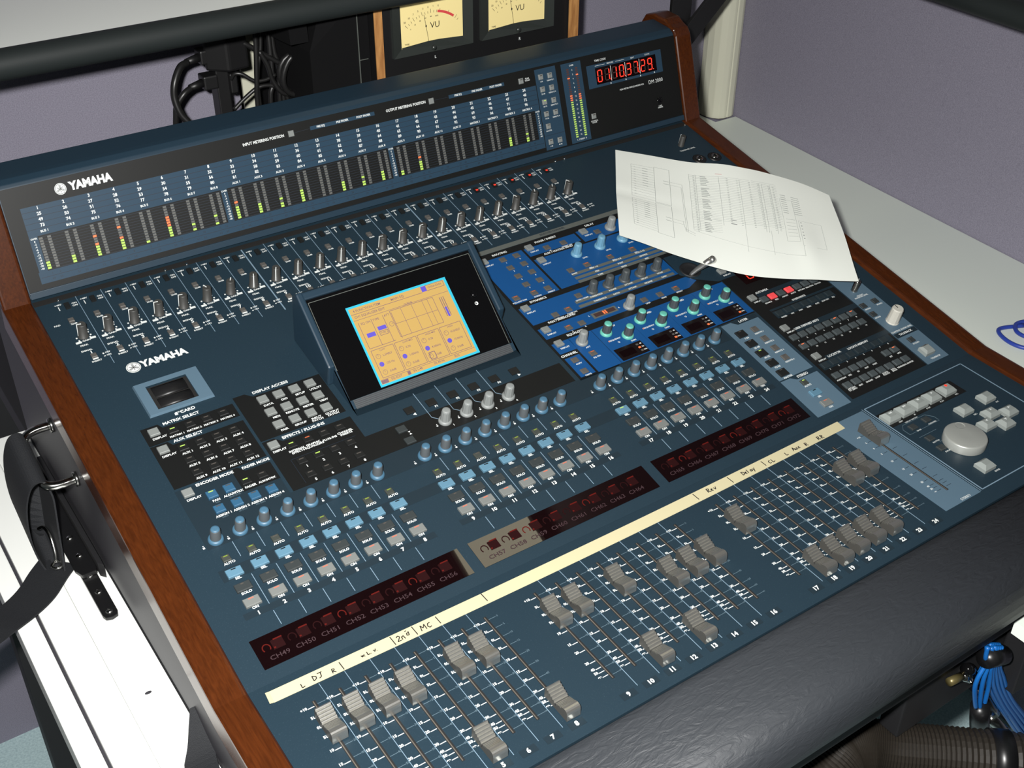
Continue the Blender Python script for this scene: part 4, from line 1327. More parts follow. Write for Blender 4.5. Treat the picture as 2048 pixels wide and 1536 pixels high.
txt('br_w', F3, 724.5, 61.8, 'PEAK METER BRIDGE MB2000 FOR', 1.9, 'CENTER', 0.75, 0, 0.01, 0.95)
txt('br_w', F3, 763.4, 61.9, 'DM 2000', 4.6, 'CENTER', 0.75, 0, 0.0, 0.95)
txt('br_w', F3, 766, 29.0, 'LAMP\nDIMMER', 1.6, 'CENTER', 0.75, 0, 0.01)
b = MB(); b.smooth = True; b.lathe([(4.2, 0.4), (4.2, 1.4), (2.6, 1.6), (2.2, 0.6)], 18)
put('lamp_knob', b.mesh('lamp_knob', ['bezel_black']), br, F3 @ T(766, 37, 0))
emblem(F3, 19.0, 101.0, 5.6, fc, 0.7)
txt('br_w', F3, 48.6, 101.1, 'YAMAHA', 7.6, 'CENTER', 0.75, 0, 0.055, 0.92)
flush('br_w', 'printed_lettering', 'print_white', fc)
flush('br_d', 'printed_lettering', 'print_dim', fc)

# ------------------------------------------------------------------ masking tape with handwriting
t = thing('masking_tape', 'strip of cream masking tape with handwritten channel names above the faders', 'tape', W(F1, 280, 124, 0.3))
b = MB()
top_, bot_ = [], []
for k in range(33):
    u = k/32
    x = -23.8+u*613.5
    top_.append((x + (0.6*math.sin(9*u*31) if k in (0, 32) else 0), 130.6-3.2*math.sin(math.pi*u)))
    bot_.append((x-0.9, 119.2-4.4*math.sin(math.pi*u*0.98)))
for k in range(32):
    z0 = 0.38 if k % 5 else 0.5
    b.add([(top_[k][0], top_[k][1], 0.42), (top_[k+1][0], top_[k+1][1], 0.42), (bot_[k+1][0], bot_[k+1][1], 0.42), (bot_[k][0], bot_[k][1], 0.42), (top_[k][0], top_[k][1], 0.26), (top_[k+1][0], top_[k+1][1], 0.26), (bot_[k+1][0], bot_[k+1][1], 0.26), (bot_[k][0], bot_[k][1], 0.26)],
          [(3, 2, 1, 0), (0, 1, 5, 4), (2, 3, 7, 6)])
b.add([(-23.8, 130.6, 0.42), (-24.7, 119.2, 0.42), (-28.4, 119.0, 1.6), (-27.2, 130.4, 1.2)], [(0, 1, 2, 3)])
put('tape_strip', b.mesh('tape_strip', ['tape_cream']), t, F1)
GL = {'L': [[(0, 1), (0.05, 0), (0.7, 0.12)]], 'D': [[(0.05, 1), (0.1, 0), (0.6, 0.25), (0.65, 0.65), (0.05, 1)]], 'J': [[(0, 1), (0.8, 1.02)], [(0.55, 1), (0.5, 0.2), (0.1, 0.05)]],
      'R': [[(0.1, 0), (0.12, 1), (0.6, 0.85), (0.55, 0.6), (0.12, 0.5), (0.75, 0)]], 'w': [[(0, 0.7), (0.2, 0.1), (0.4, 0.6), (0.6, 0.1), (0.85, 0.7)]], '.': [[(0, 0.05), (0.12, 0.12)]],
      'V': [[(0, 0.7), (0.3, 0.05), (0.65, 0.75)]], '2': [[(0, 0.75), (0.3, 1), (0.55, 0.7), (0, 0), (0.6, 0.05)]], 'n': [[(0, 0.6), (0, 0)], [(0, 0.45), (0.3, 0.65), (0.45, 0)]], 'd': [[(0.5, 0.95), (0.45, 0.3), (0.1, 0.35), (0.15, 0.75), (0.5, 0.7)], [(0, 1.15), (0.3, 1.2)]],
      'M': [[(0, 0), (0.1, 1), (0.4, 0.4), (0.75, 1), (0.85, 0)]], 'C': [[(0.6, 0.85), (0.2, 0.8), (0.05, 0.35), (0.3, 0), (0.65, 0.15)]], 'e': [[(0.05, 0.3), (0.45, 0.4), (0.3, 0.6), (0.05, 0.35), (0.2, 0.02), (0.5, 0.1)]], 'v': [[(0, 0.6), (0.2, 0.05), (0.5, 0.65)]],
      'l': [[(0.1, 1), (0.1, 0)]], 'a': [[(0.45, 0.55), (0.1, 0.5), (0.1, 0.05), (0.4, 0.1), (0.45, 0.55), (0.55, 0)]], 'y': [[(0, 0.6), (0.2, 0.1)], [(0.5, 0.65), (0.1, -0.4)]], '|': [[(0, 1.35), (0.25, -0.3)]],
      'A': [[(0, 0), (0.35, 1), (0.7, 0)], [(0.15, 0.4), (0.6, 0.4)]], 'u': [[(0, 0.6), (0.1, 0.05), (0.4, 0.1), (0.45, 0.6), (0.5, 0)]], 'x': [[(0, 0.6), (0.5, 0)], [(0.5, 0.65), (0, 0)]]}
hw = MB()
def hand(x, s, word, h, adv):
    for c in word:
        for st2 in GL[c]:
            pts = [(x+px_*h*0.95+0.12*h*py_, s+py_*h) for px_, py_ in st2]
            for p, q in zip(pts, pts[1:]):
                hw.line(*p, *q, 0.8, 0.42, 0.55)
        x += adv*h
for x, s, wd, h, a in ((-1.5, 121, 'L', 3.2, 1), (8.5, 124, 'DJ', 4, 0.9), (24, 120.4, 'R', 3.4, 1), (32.2, 121.4, '|', 4, 1), (50, 124.6, 'w.L.V.', 2.6, 0.8), (77.4, 121.4, '|', 4.6, 1), (81.6, 121, '2nd', 4.4, 0.75), (97.2, 121, '|', 4.6, 1), (103, 119.2, 'MC', 4.4, 1.05), (118.8, 120.6, '|', 4, 1), (163.4, 121, '|', 4.6, 1), (394.2, 119.4, '|', 4.2, 1), (408.6, 120.6, 'Rev', 4, 0.8), (437.2, 120.4, '|', 4.2, 1), (453, 123, 'Delay', 3.6, 0.72), (480.6, 123.4, '|', 3.4, 1), (486.4, 119.6, 'CL', 3.4, 1), (509, 120.2, 'L', 3.2, 1), (519.4, 123.2, 'Aux', 3.6, 0.75), (535.2, 119.6, 'R', 3.6, 1), (552.4, 119.8, 'RR', 3.8, 0.95)):
    s_ = s - 0
    u = (x+23.8)/613.5
    off = (121.2 - 3.9*math.sin(math.pi*u)) - 121.2
    hand(x, 120.2 + (s-121.4)*0.35, wd, h*1.28, a)
put('handwriting', hw.mesh('handwriting', ['ink_black']), t, F1)

# ------------------------------------------------------------------ printed sheet lying over the console
TOP = [(674.5, 597.6, 110.9), (703.2, 568.1, 107.4), (734.2, 526.9, 105.4), (759.9, 497.9, 107.1), (779.3, 477.7, 104.6), (799.9, 462.7, 99.2), (833.5, 431.4, 88.1), (852.3, 400.2, 79.1)]
BOT = [(551.6, 435.2, 95.1), (567.8, 415.5, 89.7), (587.3, 387.9, 82.5), (607.6, 363.7, 76.0), (619.1, 349.1, 72.8), (638.5, 328.6, 68.2), (662.4, 309.2, 64.9), (711.3, 279.3, 60.2), (748.6, 255.4, 58.0)]
LEF = [(674.5, 597.6, 110.9), (641.4, 554.8, 105.4), (608.1, 512.0, 102.0), (577.6, 470.8, 99.0), (551.6, 435.2, 95.1)]
RIG = [(852.3, 400.2, 79.1), (827.5, 362.8, 72.8), (802.7, 327.2, 67.9), (766.8, 279.9, 61.4), (748.6, 255.4, 58.0)]
def curve_at(P):
    C_ = crom(P, 8)
    L_ = [0.0]
    for a, b_ in zip(C_, C_[1:]):
        L_.append(L_[-1]+(b_-a).length)
    def f(u):
        d = u*L_[-1]
        for k in range(len(C_)-1):
            if L_[k+1] >= d or k == len(C_)-2:
                w = (d-L_[k])/max(L_[k+1]-L_[k], 1e-9)
                return C_[k].lerp(C_[k+1], w)
    return f
cT, cB, cL, cR = curve_at(TOP), curve_at(BOT), curve_at(LEF), curve_at(RIG)
p00, p10, p01, p11 = Vector(TOP[0]), Vector(TOP[-1]), Vector(BOT[0]), Vector(BOT[-1])
def sheet(u, v):
    a = cT(u)*(1-v)+cB(u)*v
    c = cL(v)*(1-u)+cR(v)*u
    d = p00*(1-u)*(1-v)+p10*u*(1-v)+p01*(1-u)*v+p11*u*v
    P = a+c-d
    P.z += 3.0*math.exp(-((u-0.82)/0.05)**2)*math.exp(-((v-0.72)/0.22)**2) - 1.2*math.exp(-((v-0.5)/0.05)**2)*math.exp(-(u/0.3)**2)
    return P
t = thing('paper_sheet', 'curled white sheet with a printed wiring chart lying across the right of the console', 'paper', tuple(sheet(0.5, 0.5)))
b = MB(); b.smooth = True
NU, NV = 36, 22
V_ = [sheet(i/NU, j/NV) for j in range(NV+1) for i in range(NU+1)]
b.add(V_, [(j*(NU+1)+i, (j+1)*(NU+1)+i, (j+1)*(NU+1)+i+1, j*(NU+1)+i+1) for j in range(NV) for i in range(NU)])
put('sheet', b.mesh('sheet', ['paper_white']), t)
def pnorm(u, v):
    e = 0.01
    n = (sheet(min(u+e, 1), v)-sheet(max(u-e, 0), v)).cross(sheet(u, max(v-e, 0))-sheet(u, min(v+e, 1)))
    n.normalize()
    return n if n.z > 0 else -n
ink = MB(); inr = MB()
def pl_(u0, v0, u1, v1, w=0.35, mb=None):
    mb = mb or ink
    L_ = max(1, int(max(abs(u1-u0)*14, abs(v1-v0)*10)))
    pts = []
    for k in range(L_+1):
        u = u0+(u1-u0)*k/L_; v = v0+(v1-v0)*k/L_
        pts.append((sheet(u, v)+pnorm(u, v)*0.35, pnorm(u, v)))
    o = []; fs = []
    for k, (P, n) in enumerate(pts):
        tg = (pts[min(k+1, L_)][0]-pts[max(k-1, 0)][0]).normalized()
        s_ = n.cross(tg)*w/2
        o += [P-s_, P+s_]
    fs = [(2*k, 2*k+1, 2*k+3, 2*k+2) for k in range(L_)]
    mb.add(o, fs)
def pbox(u0, v0, u1, v1, w=0.35):
    pl_(u0, v0, u1, v0, w); pl_(u1, v0, u1, v1, w); pl_(u1, v1, u0, v1, w); pl_(u0, v1, u0, v0, w)
for v0, v1 in ((0.14, 0.50), (0.53, 0.83)):
    pbox(0.07, v0, 0.175, v1); pbox(0.175, v0-0.01, 0.245, v1+0.01, 0.45)
    n = 13
    for k in range(1, n):
        v = v0+(v1-v0)*k/n
        pl_(0.07, v, 0.175, v, 0.3)
        if k < 9:
            pl_(0.12, v, 0.145, v, 1.0)
        pl_(0.082, v, 0.09, v, 0.9)
    pl_(0.215, v0+0.12, 0.24, v0+0.12, 0.8); pl_(0.215, v0+0.15, 0.24, v0+0.15, 0.8)
    pl_(0.245, v0+0.12, 0.30, v0+0.12); pl_(0.245, v0+0.15, 0.295, v0+0.15)
pl_(0.30, 0.26, 0.31, 0.74); pl_(0.295, 0.29, 0.303, 0.74); pl_(0.29, 0.65, 0.30, 0.74); pl_(0.30, 0.74, 0.34, 0.76); pl_(0.30, 0.72, 0.34, 0.74)
n = 34
for k in range(n+1):
    v = 0.14+0.56*k/n
    pl_(0.335, v, 0.73 if k < 27 else 0.46, v-0.03, 0.3)
    if k % 7 != 6:
        pl_(0.385, v+0.004, 0.41 + 0.012*((k*5) % 4)/3, v+0.003, 1.1)
    pl_(0.352, v+0.004, 0.36, v+0.004, 0.9)
    if k < 27:
        for u in (0.50, 0.545, 0.60, 0.64, 0.69, 0.71):
            pl_(u, v+0.0, u+0.008, v+0.0, 0.7)
for u in (0.335, 0.365, 0.468, 0.56, 0.65, 0.662, 0.70):
    pl_(u, 0.13, u, 0.70 if u < 0.4 else 0.60, 0.35)
for u in (0.56, 0.67, 0.80):
    pl_(u, 0.58, u, 0.80, 0.3)
pl_(0.335, 0.71, 0.80, 0.80, 0.3)
pbox(0.735, 0.24, 0.79, 0.66, 0.3); pbox(0.80, 0.44, 0.90, 0.70, 0.3)
for k in range(9):
    pl_(0.74, 0.2+0.022*k, 0.765, 0.2+0.022*k, 0.9); pl_(0.79, 0.2+0.022*k, 0.825, 0.2+0.022*k, 0.8)
    if k < 6:
        pl_(0.806, 0.46+0.034*k, 0.812, 0.46+0.034*k, 1.6); pl_(0.745, 0.44+0.034*k, 0.785, 0.44+0.034*k, 0.5)
pl_(0.50, 0.57, 0.525, 0.57, 1.6); pl_(0.50, 0.535, 0.525, 0.535, 1.2)
pl_(0.455, 0.105, 0.485, 0.105, 0.8, inr)
put('printed_chart', ink.mesh('printed_chart', ['paper_ink']), t)
put('printed_chart', inr.mesh('printed_chart', ['paper_ink_red']), t)

# ------------------------------------------------------------------ VU meter cabinet behind the bridge
t = thing('vu_cabinet', 'black meter cabinet with plywood edges holding two amber VU meters', 'meter cabinet', (582, 860, -80))
b = MB(); b.box(443, 717, 766, 960, -80, 296)
put('case', b.mesh('case', ['plastic_black']), t)
b = MB(); b.box(442, 718, 762, 766, -60, 296)
put('front_panel', b.mesh('front_panel', ['plastic_black']), t)
for x0, x1 in ((431.5, 442.4), (717.6, 733)):
    b = MB(); b.box(x0, x1, 759, 960, -80, 298)
    o = put('side_board', b.mesh('side_board', ['plastic_black']), t)
    b = MB(); b.box(x0, x1, 757.6, 759.2, -80, 298)
    put('plywood_edge', b.mesh('plywood_edge', ['wood_ply']), o)
for k, (x0, x1) in enumerate(((468.5, 555.5), (594, 679.5))):
    o = thing if False else None
    b = MB()
    z0, z1 = 231, 284
    fr = [(x0-13, z0-9), (x1+13, z0-9), (x1+13, z1+9), (x0-13, z1+9)]
    inn = [(x0, z0), (x1, z0), (x1, z1), (x0, z1)]
    vv = [(x, 757, z) for x, z in fr]+[(x, 761, z) for x, z in inn]+[(x, 763, z) for x, z in fr]
    b.add(vv, [(0, 1, 5, 4), (1, 2, 6, 5), (2, 3, 7, 6), (3, 0, 4, 7), (8, 9, 1, 0), (9, 10, 2, 1), (10, 11, 3, 2), (11, 8, 0, 3)])
    vm = put('vu_meter', b.mesh('vu_meter', ['vu_bezel']), t, None, 'amber VU meter dial in a black frame')
    b = MB(); b.box(x0, x1, 760.6, 761.6, z0, z1)
    put('dial_face', b.mesh('dial_face', ['vu_face']), vm)
    cx, cz = x0+43, z0-14
    ik2 = MB(); rd = MB()
    def zl(mb, xa, za, xb, zb, w):
        d = math.hypot(xb-xa, zb-za); nx, nz = -(zb-za)/d*w/2, (xb-xa)/d*w/2
        mb.add([(xa+nx, 760.3, za+nz), (xa-nx, 760.3, za-nz), (xb-nx, 760.3, zb-nz), (xb+nx, 760.3, zb+nz)], [(0, 1, 2, 3)])
    rr = 51
    for j in range(20):
        a = R(132-86*j/19)
        L_ = 5 if j % 3 == 0 else 3
        zl(ik2, cx+rr*math.cos(a), cz+rr*math.sin(a), cx+(rr+L_)*math.cos(a), cz+(rr+L_)*math.sin(a), 0.45)
    for j in range(10):
        a0, a1 = R(81-2.7*j), R(81-2.7*(j+1))
        rd.add([(cx+(rr+0)*math.cos(a0), 760.25, cz+(rr+0)*math.sin(a0)), (cx+(rr+3)*math.cos(a0), 760.25, cz+(rr+3)*math.sin(a0)), (cx+(rr+3)*math.cos(a1), 760.25, cz+(rr+3)*math.sin(a1)), (cx+rr*math.cos(a1), 760.25, cz+rr*math.sin(a1))], [(0, 1, 2, 3)])
    an = R(100)
    zl(ik2, cx-2+16*math.cos(an), cz+15*math.sin(an), cx-2+rr*math.cos(an), cz+rr*math.sin(an), 0.55)
    ik2.add([(cx-2+37*math.cos(an)+1.0*math.cos(R(q)), 760.2, cz+37*math.sin(an)+1.6*math.sin(R(q))) for q in range(0, 360, 45)], [tuple(range(8))])
    put('needle_and_scale', ik2.mesh('needle_and_scale', ['vu_ink']), vm)
    put('red_zone', rd.mesh('red_zone', ['vu_red']), vm)
    b = MB(); b.smooth = True; b.tube([(cx, 757.5, z0-4.5), (cx, 755.5, z0-4.5)], 3.2, 14)
    put('zero_screw', b.mesh('zero_screw', ['vu_bezel']), vm)
    b = MB(); b.add([(x0, 757.0, z0-8), (x1, 757, z0-8), (x1, 760.5, z0+1.5), (cx+8, 758.5, z0+4.5), (cx-8, 758.5, z0+4.5), (x0, 760.5, z0+1.5)], [(0, 1, 2, 3, 4, 5)])
    put('lower_cover', b.mesh('lower_cover', ['vu_bezel']), vm)
    VF = Matrix.Translation((0, 0.7601, 0)) @ RX(90)
    txt('vu%d' % k, VF, cx-2+6, z0+22, 'VU', 7.4, 'CENTER', 0.15, 0, 0.0)
    txt('vu%d' % k, VF, x0+7, z0+4.5, 'TYPE', 2.0, 'CENTER', 0.15, 0, 0.02)
    for j, l_ in enumerate(('20', '10', '7', '5', '3', '2', '1', '0')):
        a = R(130-7.0*j)
        txt('vu%d' % k, VF, cx+(rr+8)*math.cos(a), cz+(rr+8)*math.sin(a), l_, 2.2, 'CENTER', 0.15)
    for j, l_ in enumerate(('0', '20', '40', '60', '80', '100%')):
        a = R(130-9.6*j)
        txt('vu%d' % k, VF, cx+(rr-4)*math.cos(a), cz+(rr-4)*math.sin(a), l_, 1.6, 'CENTER', 0.15)
    flush('vu%d' % k, 'dial_lettering', 'vu_ink', vm)
    txt('vul', Matrix.Translation((0, 0.7619, 0)) @ RX(90), (515.8, 642)[k], 213, 'LR'[k], 3.4, 'CENTER', 0.15, 0, 0.03)
flush('vul', 'cabinet_lettering', 'print_white', t)
b = MB(); b.box(734, 756, 790, 960, -80, 298)
put('end_panel', b.mesh('end_panel', ['plastic_black'], 0.8), t)

# dark loudspeaker-like box left of the meter cabinet
t = thing('black_cabinet', 'matt black slant-sided cabinet left of the VU meters', 'cabinet', (385, 840, -80))
b = MB()
b.prism([(352, 770), (412, 764), (412, 930), (352, 930)], -80, 246)
b.add([(352, 770, 246), (412, 764, 246), (412, 930, 246), (352, 930, 246), (374, 776, 298), (412, 764, 298), (412, 930, 298), (374, 930, 298)], [(4, 5, 6, 7), (0, 1, 5, 4), (1, 2, 6, 5), (2, 3, 7, 6), (3, 0, 4, 7)])
pass
put('cabinet_body', b.mesh('cabinet_body', ['cabinet_black']), t)
b = MB(); b.xprism([(776, 292), (772, 258), (800, 256), (930, 250), (930, 292)], 330, 353)
put('side_bracket', b.mesh('side_bracket', ['cabinet_black']), t)
b = MB(); b.box(412.2, 431, 772, 950, -80, 298)
put('cabinet_rim', b.mesh('cabinet_rim', ['cabinet_black'], 0.6), t)
b = MB(); b.box(411.6, 412.6, 763.0, 764.2, -80, 298); b.box(412, 424, 763.2, 764.0, 227, 227.8)
put('edge_scratch', b.mesh('edge_scratch', ['strip_grey']), t)

# ------------------------------------------------------------------ shelves with black bullnose edges
t = thing('monitor_shelf', 'white shelf with a thick black foam front edge above the meter bridge', 'shelf', (150, 880, 312))
b = MB(); b.smooth = True; b.tube([(-520, 715, 313.5), (-200, 715, 313.5), (100, 715, 313.5), (400, 715, 313.5), (760, 715, 313.5)], 15.0, 24)
put('edge_roll', b.mesh('edge_roll', ['foam_black']), t, None, 'thick black foam edging')
b = MB(); b.box(-520, 760, 716, 999, 300, 324)
put('shelf_board', b.mesh('shelf_board', ['shelf_white']), t)
for x in (-500,):
    b = MB(); b.box(x-10, x+10, 780, 995, -80 if x > 0 else -830, 300)
    put('shelf_bracket', b.mesh('shelf_bracket', ['bar_black']), t)
t = thing('side_shelf', 'black-edged shelf on the right partition at the top corner of the view', 'shelf', (1100, 100, 280))
b = MB(); b.smooth = True; b.tube([(1046, 560-0.0, 290), (1030, 360, 290), (1010, 110, 290), (985, -200, 290)], 15.0, 20)
put('edge_roll', b.mesh('edge_roll', ['foam_black']), t)
b = MB(); b.prism([(1046, 560), (985, -200), (wallx(-200)-1, -200), (wallx(560)-1, 560)], 277, 302)
put('shelf_board', b.mesh('shelf_board', ['foam_black']), t)

# crossed black bars of a stand behind the bridge
t = thing('bar_stand', 'two crossed flat black bars rising behind the right end of the meter bridge', 'stand', (955, 800, -80))
b = MB(); b.box(935, 972, 800, 806, -80, 520)
put('upright_bar', b.mesh('upright_bar', ['bar_black'], 0.8), t)
b = MB(); b.add([], [])
d0 = Vector((968, 799, 153)); d1 = Vector((1230, 799, 392))
dv = (d1-d0).normalized(); nv = Vector((-dv.z, 0, dv.x))*15
for (p, q) in ((d0-dv*14, d1),):
    V8 = [p-nv, q-nv, q+nv, p+nv]
    b.add([(v.x, 793, v.z) for v in V8]+[(v.x, 799, v.z) for v in V8], [(0, 1, 2, 3), (7, 6, 5, 4), (0, 4, 5, 1), (1, 5, 6, 2), (2, 6, 7, 3), (3, 7, 4, 0)])
put('diagonal_bar', b.mesh('diagonal_bar', ['bar_black'], 0.8), t)

# ------------------------------------------------------------------ power strip, adapter and cables behind the bridge
t = thing('power_strip', 'upright black power strip behind the bridge with two plugs pushed in from the left', 'power strip', (279, 880, -80))
b = MB(); b.box(272, 288, 868, 890, -80, 262)
put('strip_body', b.mesh('strip_body', ['plastic_black'], 1.5), t)
for z in (230, 199):
    b = MB(); b.box(255, 273, 864, 884, z-8, z+9)
    pb_ = put('plug', b.mesh('plug', ['plastic_black'], 2), t)
    b = MB(); b.smooth = True; b.tube([(256, 872, z), (238, 868, z-1.5)], 5, 12, rf=lambda k: (5.2, 4.0)[k])
    put('strain_relief', b.mesh('strain_relief', ['plastic_black']), pb_)
b = MB(); b.box(287, 296, 862, 884, 182, 206)
put('socket_block', b.mesh('socket_block', ['plastic_black'], 1.5), t)
b = MB()
b.box(258, 300, 846, 884, 262, 268)
b.prism([(260, 866), (282, 846), (309, 850), (309, 884), (268, 886)], 214, 262)
single('power_adapter', b, ['plastic_black'], 'chunky black power adapter hanging at the top of the power strip', 'adapter', bevel=3)
def cable(name, pts, r, m_, label, cat='cable', group=None, n=8, k=6):
    b = MB(); b.smooth = True
    b.tube(crom(pts, k), r, n)
    return single(name, b, [m_], label, cat, None, group)
cable('power_cable', [(240, 868, 228.5), (228, 862, 226), (217, 856, 212), (213, 854, 195), (216, 850, 176), (226, 846, 158), (236, 846, 120), (240, 850, -76)], 4.2, 'cable_black', 'black mains cable curving in a big loop from the upper plug')
cable('power_cable', [(240, 868, 197.5), (229, 865, 193), (220, 866, 182), (216, 868, 168), (214, 872, 120), (216, 876, -76)], 3.8, 'cable_black', 'black mains cable bending down from the lower plug')
cable('adapter_cable', [(294, 858, 247), (306, 852, 243), (325, 850, 229), (345, 848, 214), (358, 846, 205), (366, 848, 196)], 3.2, 'cable_black', 'thin black cable sloping down from the adapter into the tangle')
cable('adapter_cable', [(288, 862, 200), (292, 858, 207), (300, 854, 206), (312, 850, 197), (326, 848, 196), (340, 848, 200)], 2.4, 'cable_black', 'thin black cable humping over from the socket block to the tangle')
ctx = [((318, 846, 300), (319, 846, 252), (314, 846, 198), (312, 848, 150), (312, 850, -76)), ((330, 850, 300), (326, 850, 240), (318, 850, 205), (316, 850, 160), (320, 850, -76)), ((340, 856, 300), (338, 852, 240), (336, 850, 190), (330, 850, 150), (334, 856, -76)), ((352, 850, 300), (355, 848, 252), (357, 848, 226), (352, 848, 200), (342, 848, 170), (345, 852, -76)), ((346, 860, 300), (345, 858, 230), (350, 856, 180), (356, 856, -76))]
for k, P in enumerate(ctx):
    cable('hanging_cable', P, 2.6 if k % 2 else 3.2, 'cable_black', ('leftmost black cable hanging from the shelf in the cable bundle', 'second black cable from the left in the hanging bundle', 'middle black cable of the hanging bundle', 'black cable curving right beside the coiled one in the bundle', 'rearmost black cable of the hanging bundle')[k], 'cable', 'cables hanging behind the bridge')
cp = []
for k in range(41):
    a = 2*math.pi*k/20
    cp.append((354+13*math.sin(a)+2*math.sin(0.7*k), 840-0.4*k, 202+24*math.cos(a)))
b = MB(); b.smooth = True; b.tube(cp, 3.6, 10)
single('coiled_cable', b, ['cable_black'], 'thick glossy black cable coiled in an upright loop beside the cabinet', 'cable')
cable('loose_cable', [(283, 852, 166), (300, 852, 178), (318, 850, 188), (336, 848, 186), (350, 846, 172), (356, 846, 120), (356, 846, -76)], 2.6, 'cable_black', 'black cable crossing low in front of the cream trunking')
cable('loose_cable', [(322, 848, 232), (330, 846, 214), (334, 846, 196), (342, 844, 180), (352, 844, 174), (362, 846, 178), (366, 850, 160), (366, 852, -76)], 3.0, 'cable_black', 'black cable knotted through the middle of the tangle')

# ------------------------------------------------------------------ blue cable on the right-hand desk
P = [(1040, 214, -77.5), (1012, 226, -77.5), (1000, 222, -77.5), (992, 205, -77.5), (992, 188, -77.5), (1000, 176, -77.5), (1020, 168, -77.5), (1048, 176, -77.5), (1062, 196, -75), (1052, 214, -75), (1032, 220, -75), (1016, 208, -75), (1016, 192, -75), (1030, 184, -74), (1046, 190, -74), (1050, 202, -73), (1040, 208, -73), (1080, 200, -77.5), (1120, 180, -77.5)]
cable('blue_cable', P, 2.6, 'cable_navy', 'dark blue cable coiled on the white desk at the right edge', n=10)

# ------------------------------------------------------------------ handle, strap and riveted strip at the left side
b = MB(); b.smooth = True
hp = crom([(-61, 521, 34), (-80, 521, 34), (-90, 517, 32), (-93, 508, 28.5), (-93, 474, 14.5), (-90, 465, 10.7), (-80, 461, 9), (-61, 461, 9)], 5)
b.tube(hp, 4.2, 14)
put('carry_handle', b.mesh('carry_handle', ['chrome_bright']), con, None, 'chrome tubular carry handle')
for y, z in ((521, 34), (461, 9)):
    b = MB(); b.smooth = True; b.tube([(-62.4, y, z), (-66, y, z)], 7.2, 16)
    put('handle_boss', b.mesh('handle_boss', ['chrome']), con)
t = thing('webbing_strap', 'dark navy webbing strap looped through the chrome handle', 'strap', (-105, 480, -78))
d = Vector((0, -52, -20))
path = [(-88, 492, 14), (-90, 491, 24), (-96, 491, 28), (-104, 491, 24), (-111, 491, 8), (-115, 490, -14), (-116, 488, -36), (-114, 485, -56), (-110, 480, -70), (-104, 474, -75.5), (-96, 468, -76)]
pth = crom(path, 4)
b = MB(); b.smooth = False
b.ribbon(pth, [d*(1.0+0.1*math.sin(k/9)) for k in range(len(pth))], 1.6)
put('strap_loop', b.mesh('strap_loop', ['webbing']), t)
path = [(-88, 492, 13), (-87, 490, 2), (-89, 486, -14), (-92, 480, -34), (-95, 474, -54), (-98, 468, -70), (-104, 462, -75)]
pth = crom(path, 4)
b = MB(); b.ribbon(pth, [d*0.95 for k in range(len(pth))], 1.6)
put('strap_inner', b.mesh('strap_inner', ['webbing']), t)
b = MB()
o1 = crom([(-90, 491, 24), (-104, 491, 24), (-115, 490, -14), (-114, 485, -56), (-104, 474, -75)], 4); o2 = crom([(-88, 492, 13), (-87, 490, 2), (-91, 482, -28), (-95, 474, -54), (-99, 468, -70)], 4)
fs = []
for k in range(len(o1)):
    b.v += [tuple(o1[k]-d*0.42), tuple(o2[k]-d*0.40)]
for k in range(len(o1)-1):
    b.f.append((2*k, 2*k+1, 2*k+3, 2*k+2)); b.mi.append(0); b.sm.append(False)
put('strap_fold', b.mesh('strap_fold', ['webbing']), t)
path = [(-98, 462, -77), (-112, 448, -77), (-128, 430, -77), (-148, 416, -76.5), (-180, 400, -75), (-240, 380, -84), (-300, 360, -130)]
pth = crom(path, 4)
b = MB(); b.ribbon(pth, [Vector((27, -27, 0)) for k in range(len(pth))], 1.6)
put('strap_tail', b.mesh('strap_tail', ['webbing']), t)
b = MB(); b.smooth = True
b.tube(crom([(-104, 486, -50), (-100, 480, -46), (-98, 470, -50), (-99, 460, -62), (-101, 455, -70)], 4), 1.8, 10)
b.tube([(-101+5*math.cos(R(a)), 452+5*math.sin(R(a)), -72) for a in range(0, 361, 30)], 1.6, 8)
put('metal_hook', b.mesh('metal_hook', ['chrome_bright']), t)
t = thing('riveted_strip', 'black riveted strip lying on the white desk edge below the handle', 'strip', (-80, 440, -79))
b = MB()
b.prism([(-87.0, 600), (-72.5, 600), (-73.2, 368), (-74.5, 363.4), (-80, 361.6), (-85.5, 363.4), (-87, 368)], -80.4, -76.4)
put('strip_body', b.mesh('strip_body', ['leather_black'], 0.8), t)
b = MB(); b.prism([(-90.0, 600), (-71.0, 600), (-71, 430), (-73, 424), (-86, 424), (-90, 436)], -76.4, -71.5)
put('strip_cover', b.mesh('strip_cover', ['leather_black'], 1.0), t)
b = MB(); b.prism([(-71, 620), (-66.2, 620), (-66.2, 430), (-66.6, 418), (-71, 424)], -80.4, -64)
put('strip_flap', b.mesh('strip_flap', ['body_black'], 0.8), t)
for y, z in ((483, -71.5), (453, -71.5), (425.5, -76.4), (400, -76.4), (370, -76.4)):
    b = MB(); b.smooth = True; b.lathe([(3.4, 0), (3.3, 0.6), (2.2, 1.5), (0.8, 1.9)], 16, -80, y)
    put('rivet', b.mesh('rivet', ['chrome_bright']), t, T(0, 0, z))
b = MB()
path = crom([(-64, 206, -58), (-66, 196, -64), (-70, 182, -72), (-76, 166, -77), (-80, 140, -77.5), (-84, 100, -77.5), (-88, 40, -77.5)], 4)
b.ribbon(path, [Vector((min(4+2.0*k, 26), 0, -0.0+min(2, k)*0.3)) for k in range(len(path))], 2.0)
single('cloth_strap', b, ['webbing'], 'frayed dark cloth strap end hanging beside the wooden cheek at the bottom', 'strap')
b = MB(); b.prism([(-84+3.0*math.cos(R(a)), 262+1.6*math.sin(R(a))) for a in range(0, 360, 30)], -80.5, -80.2)
single('desk_smudge', b, ['side_metal'], 'small grey smudge on the white desk edge left of the console', 'smudge')

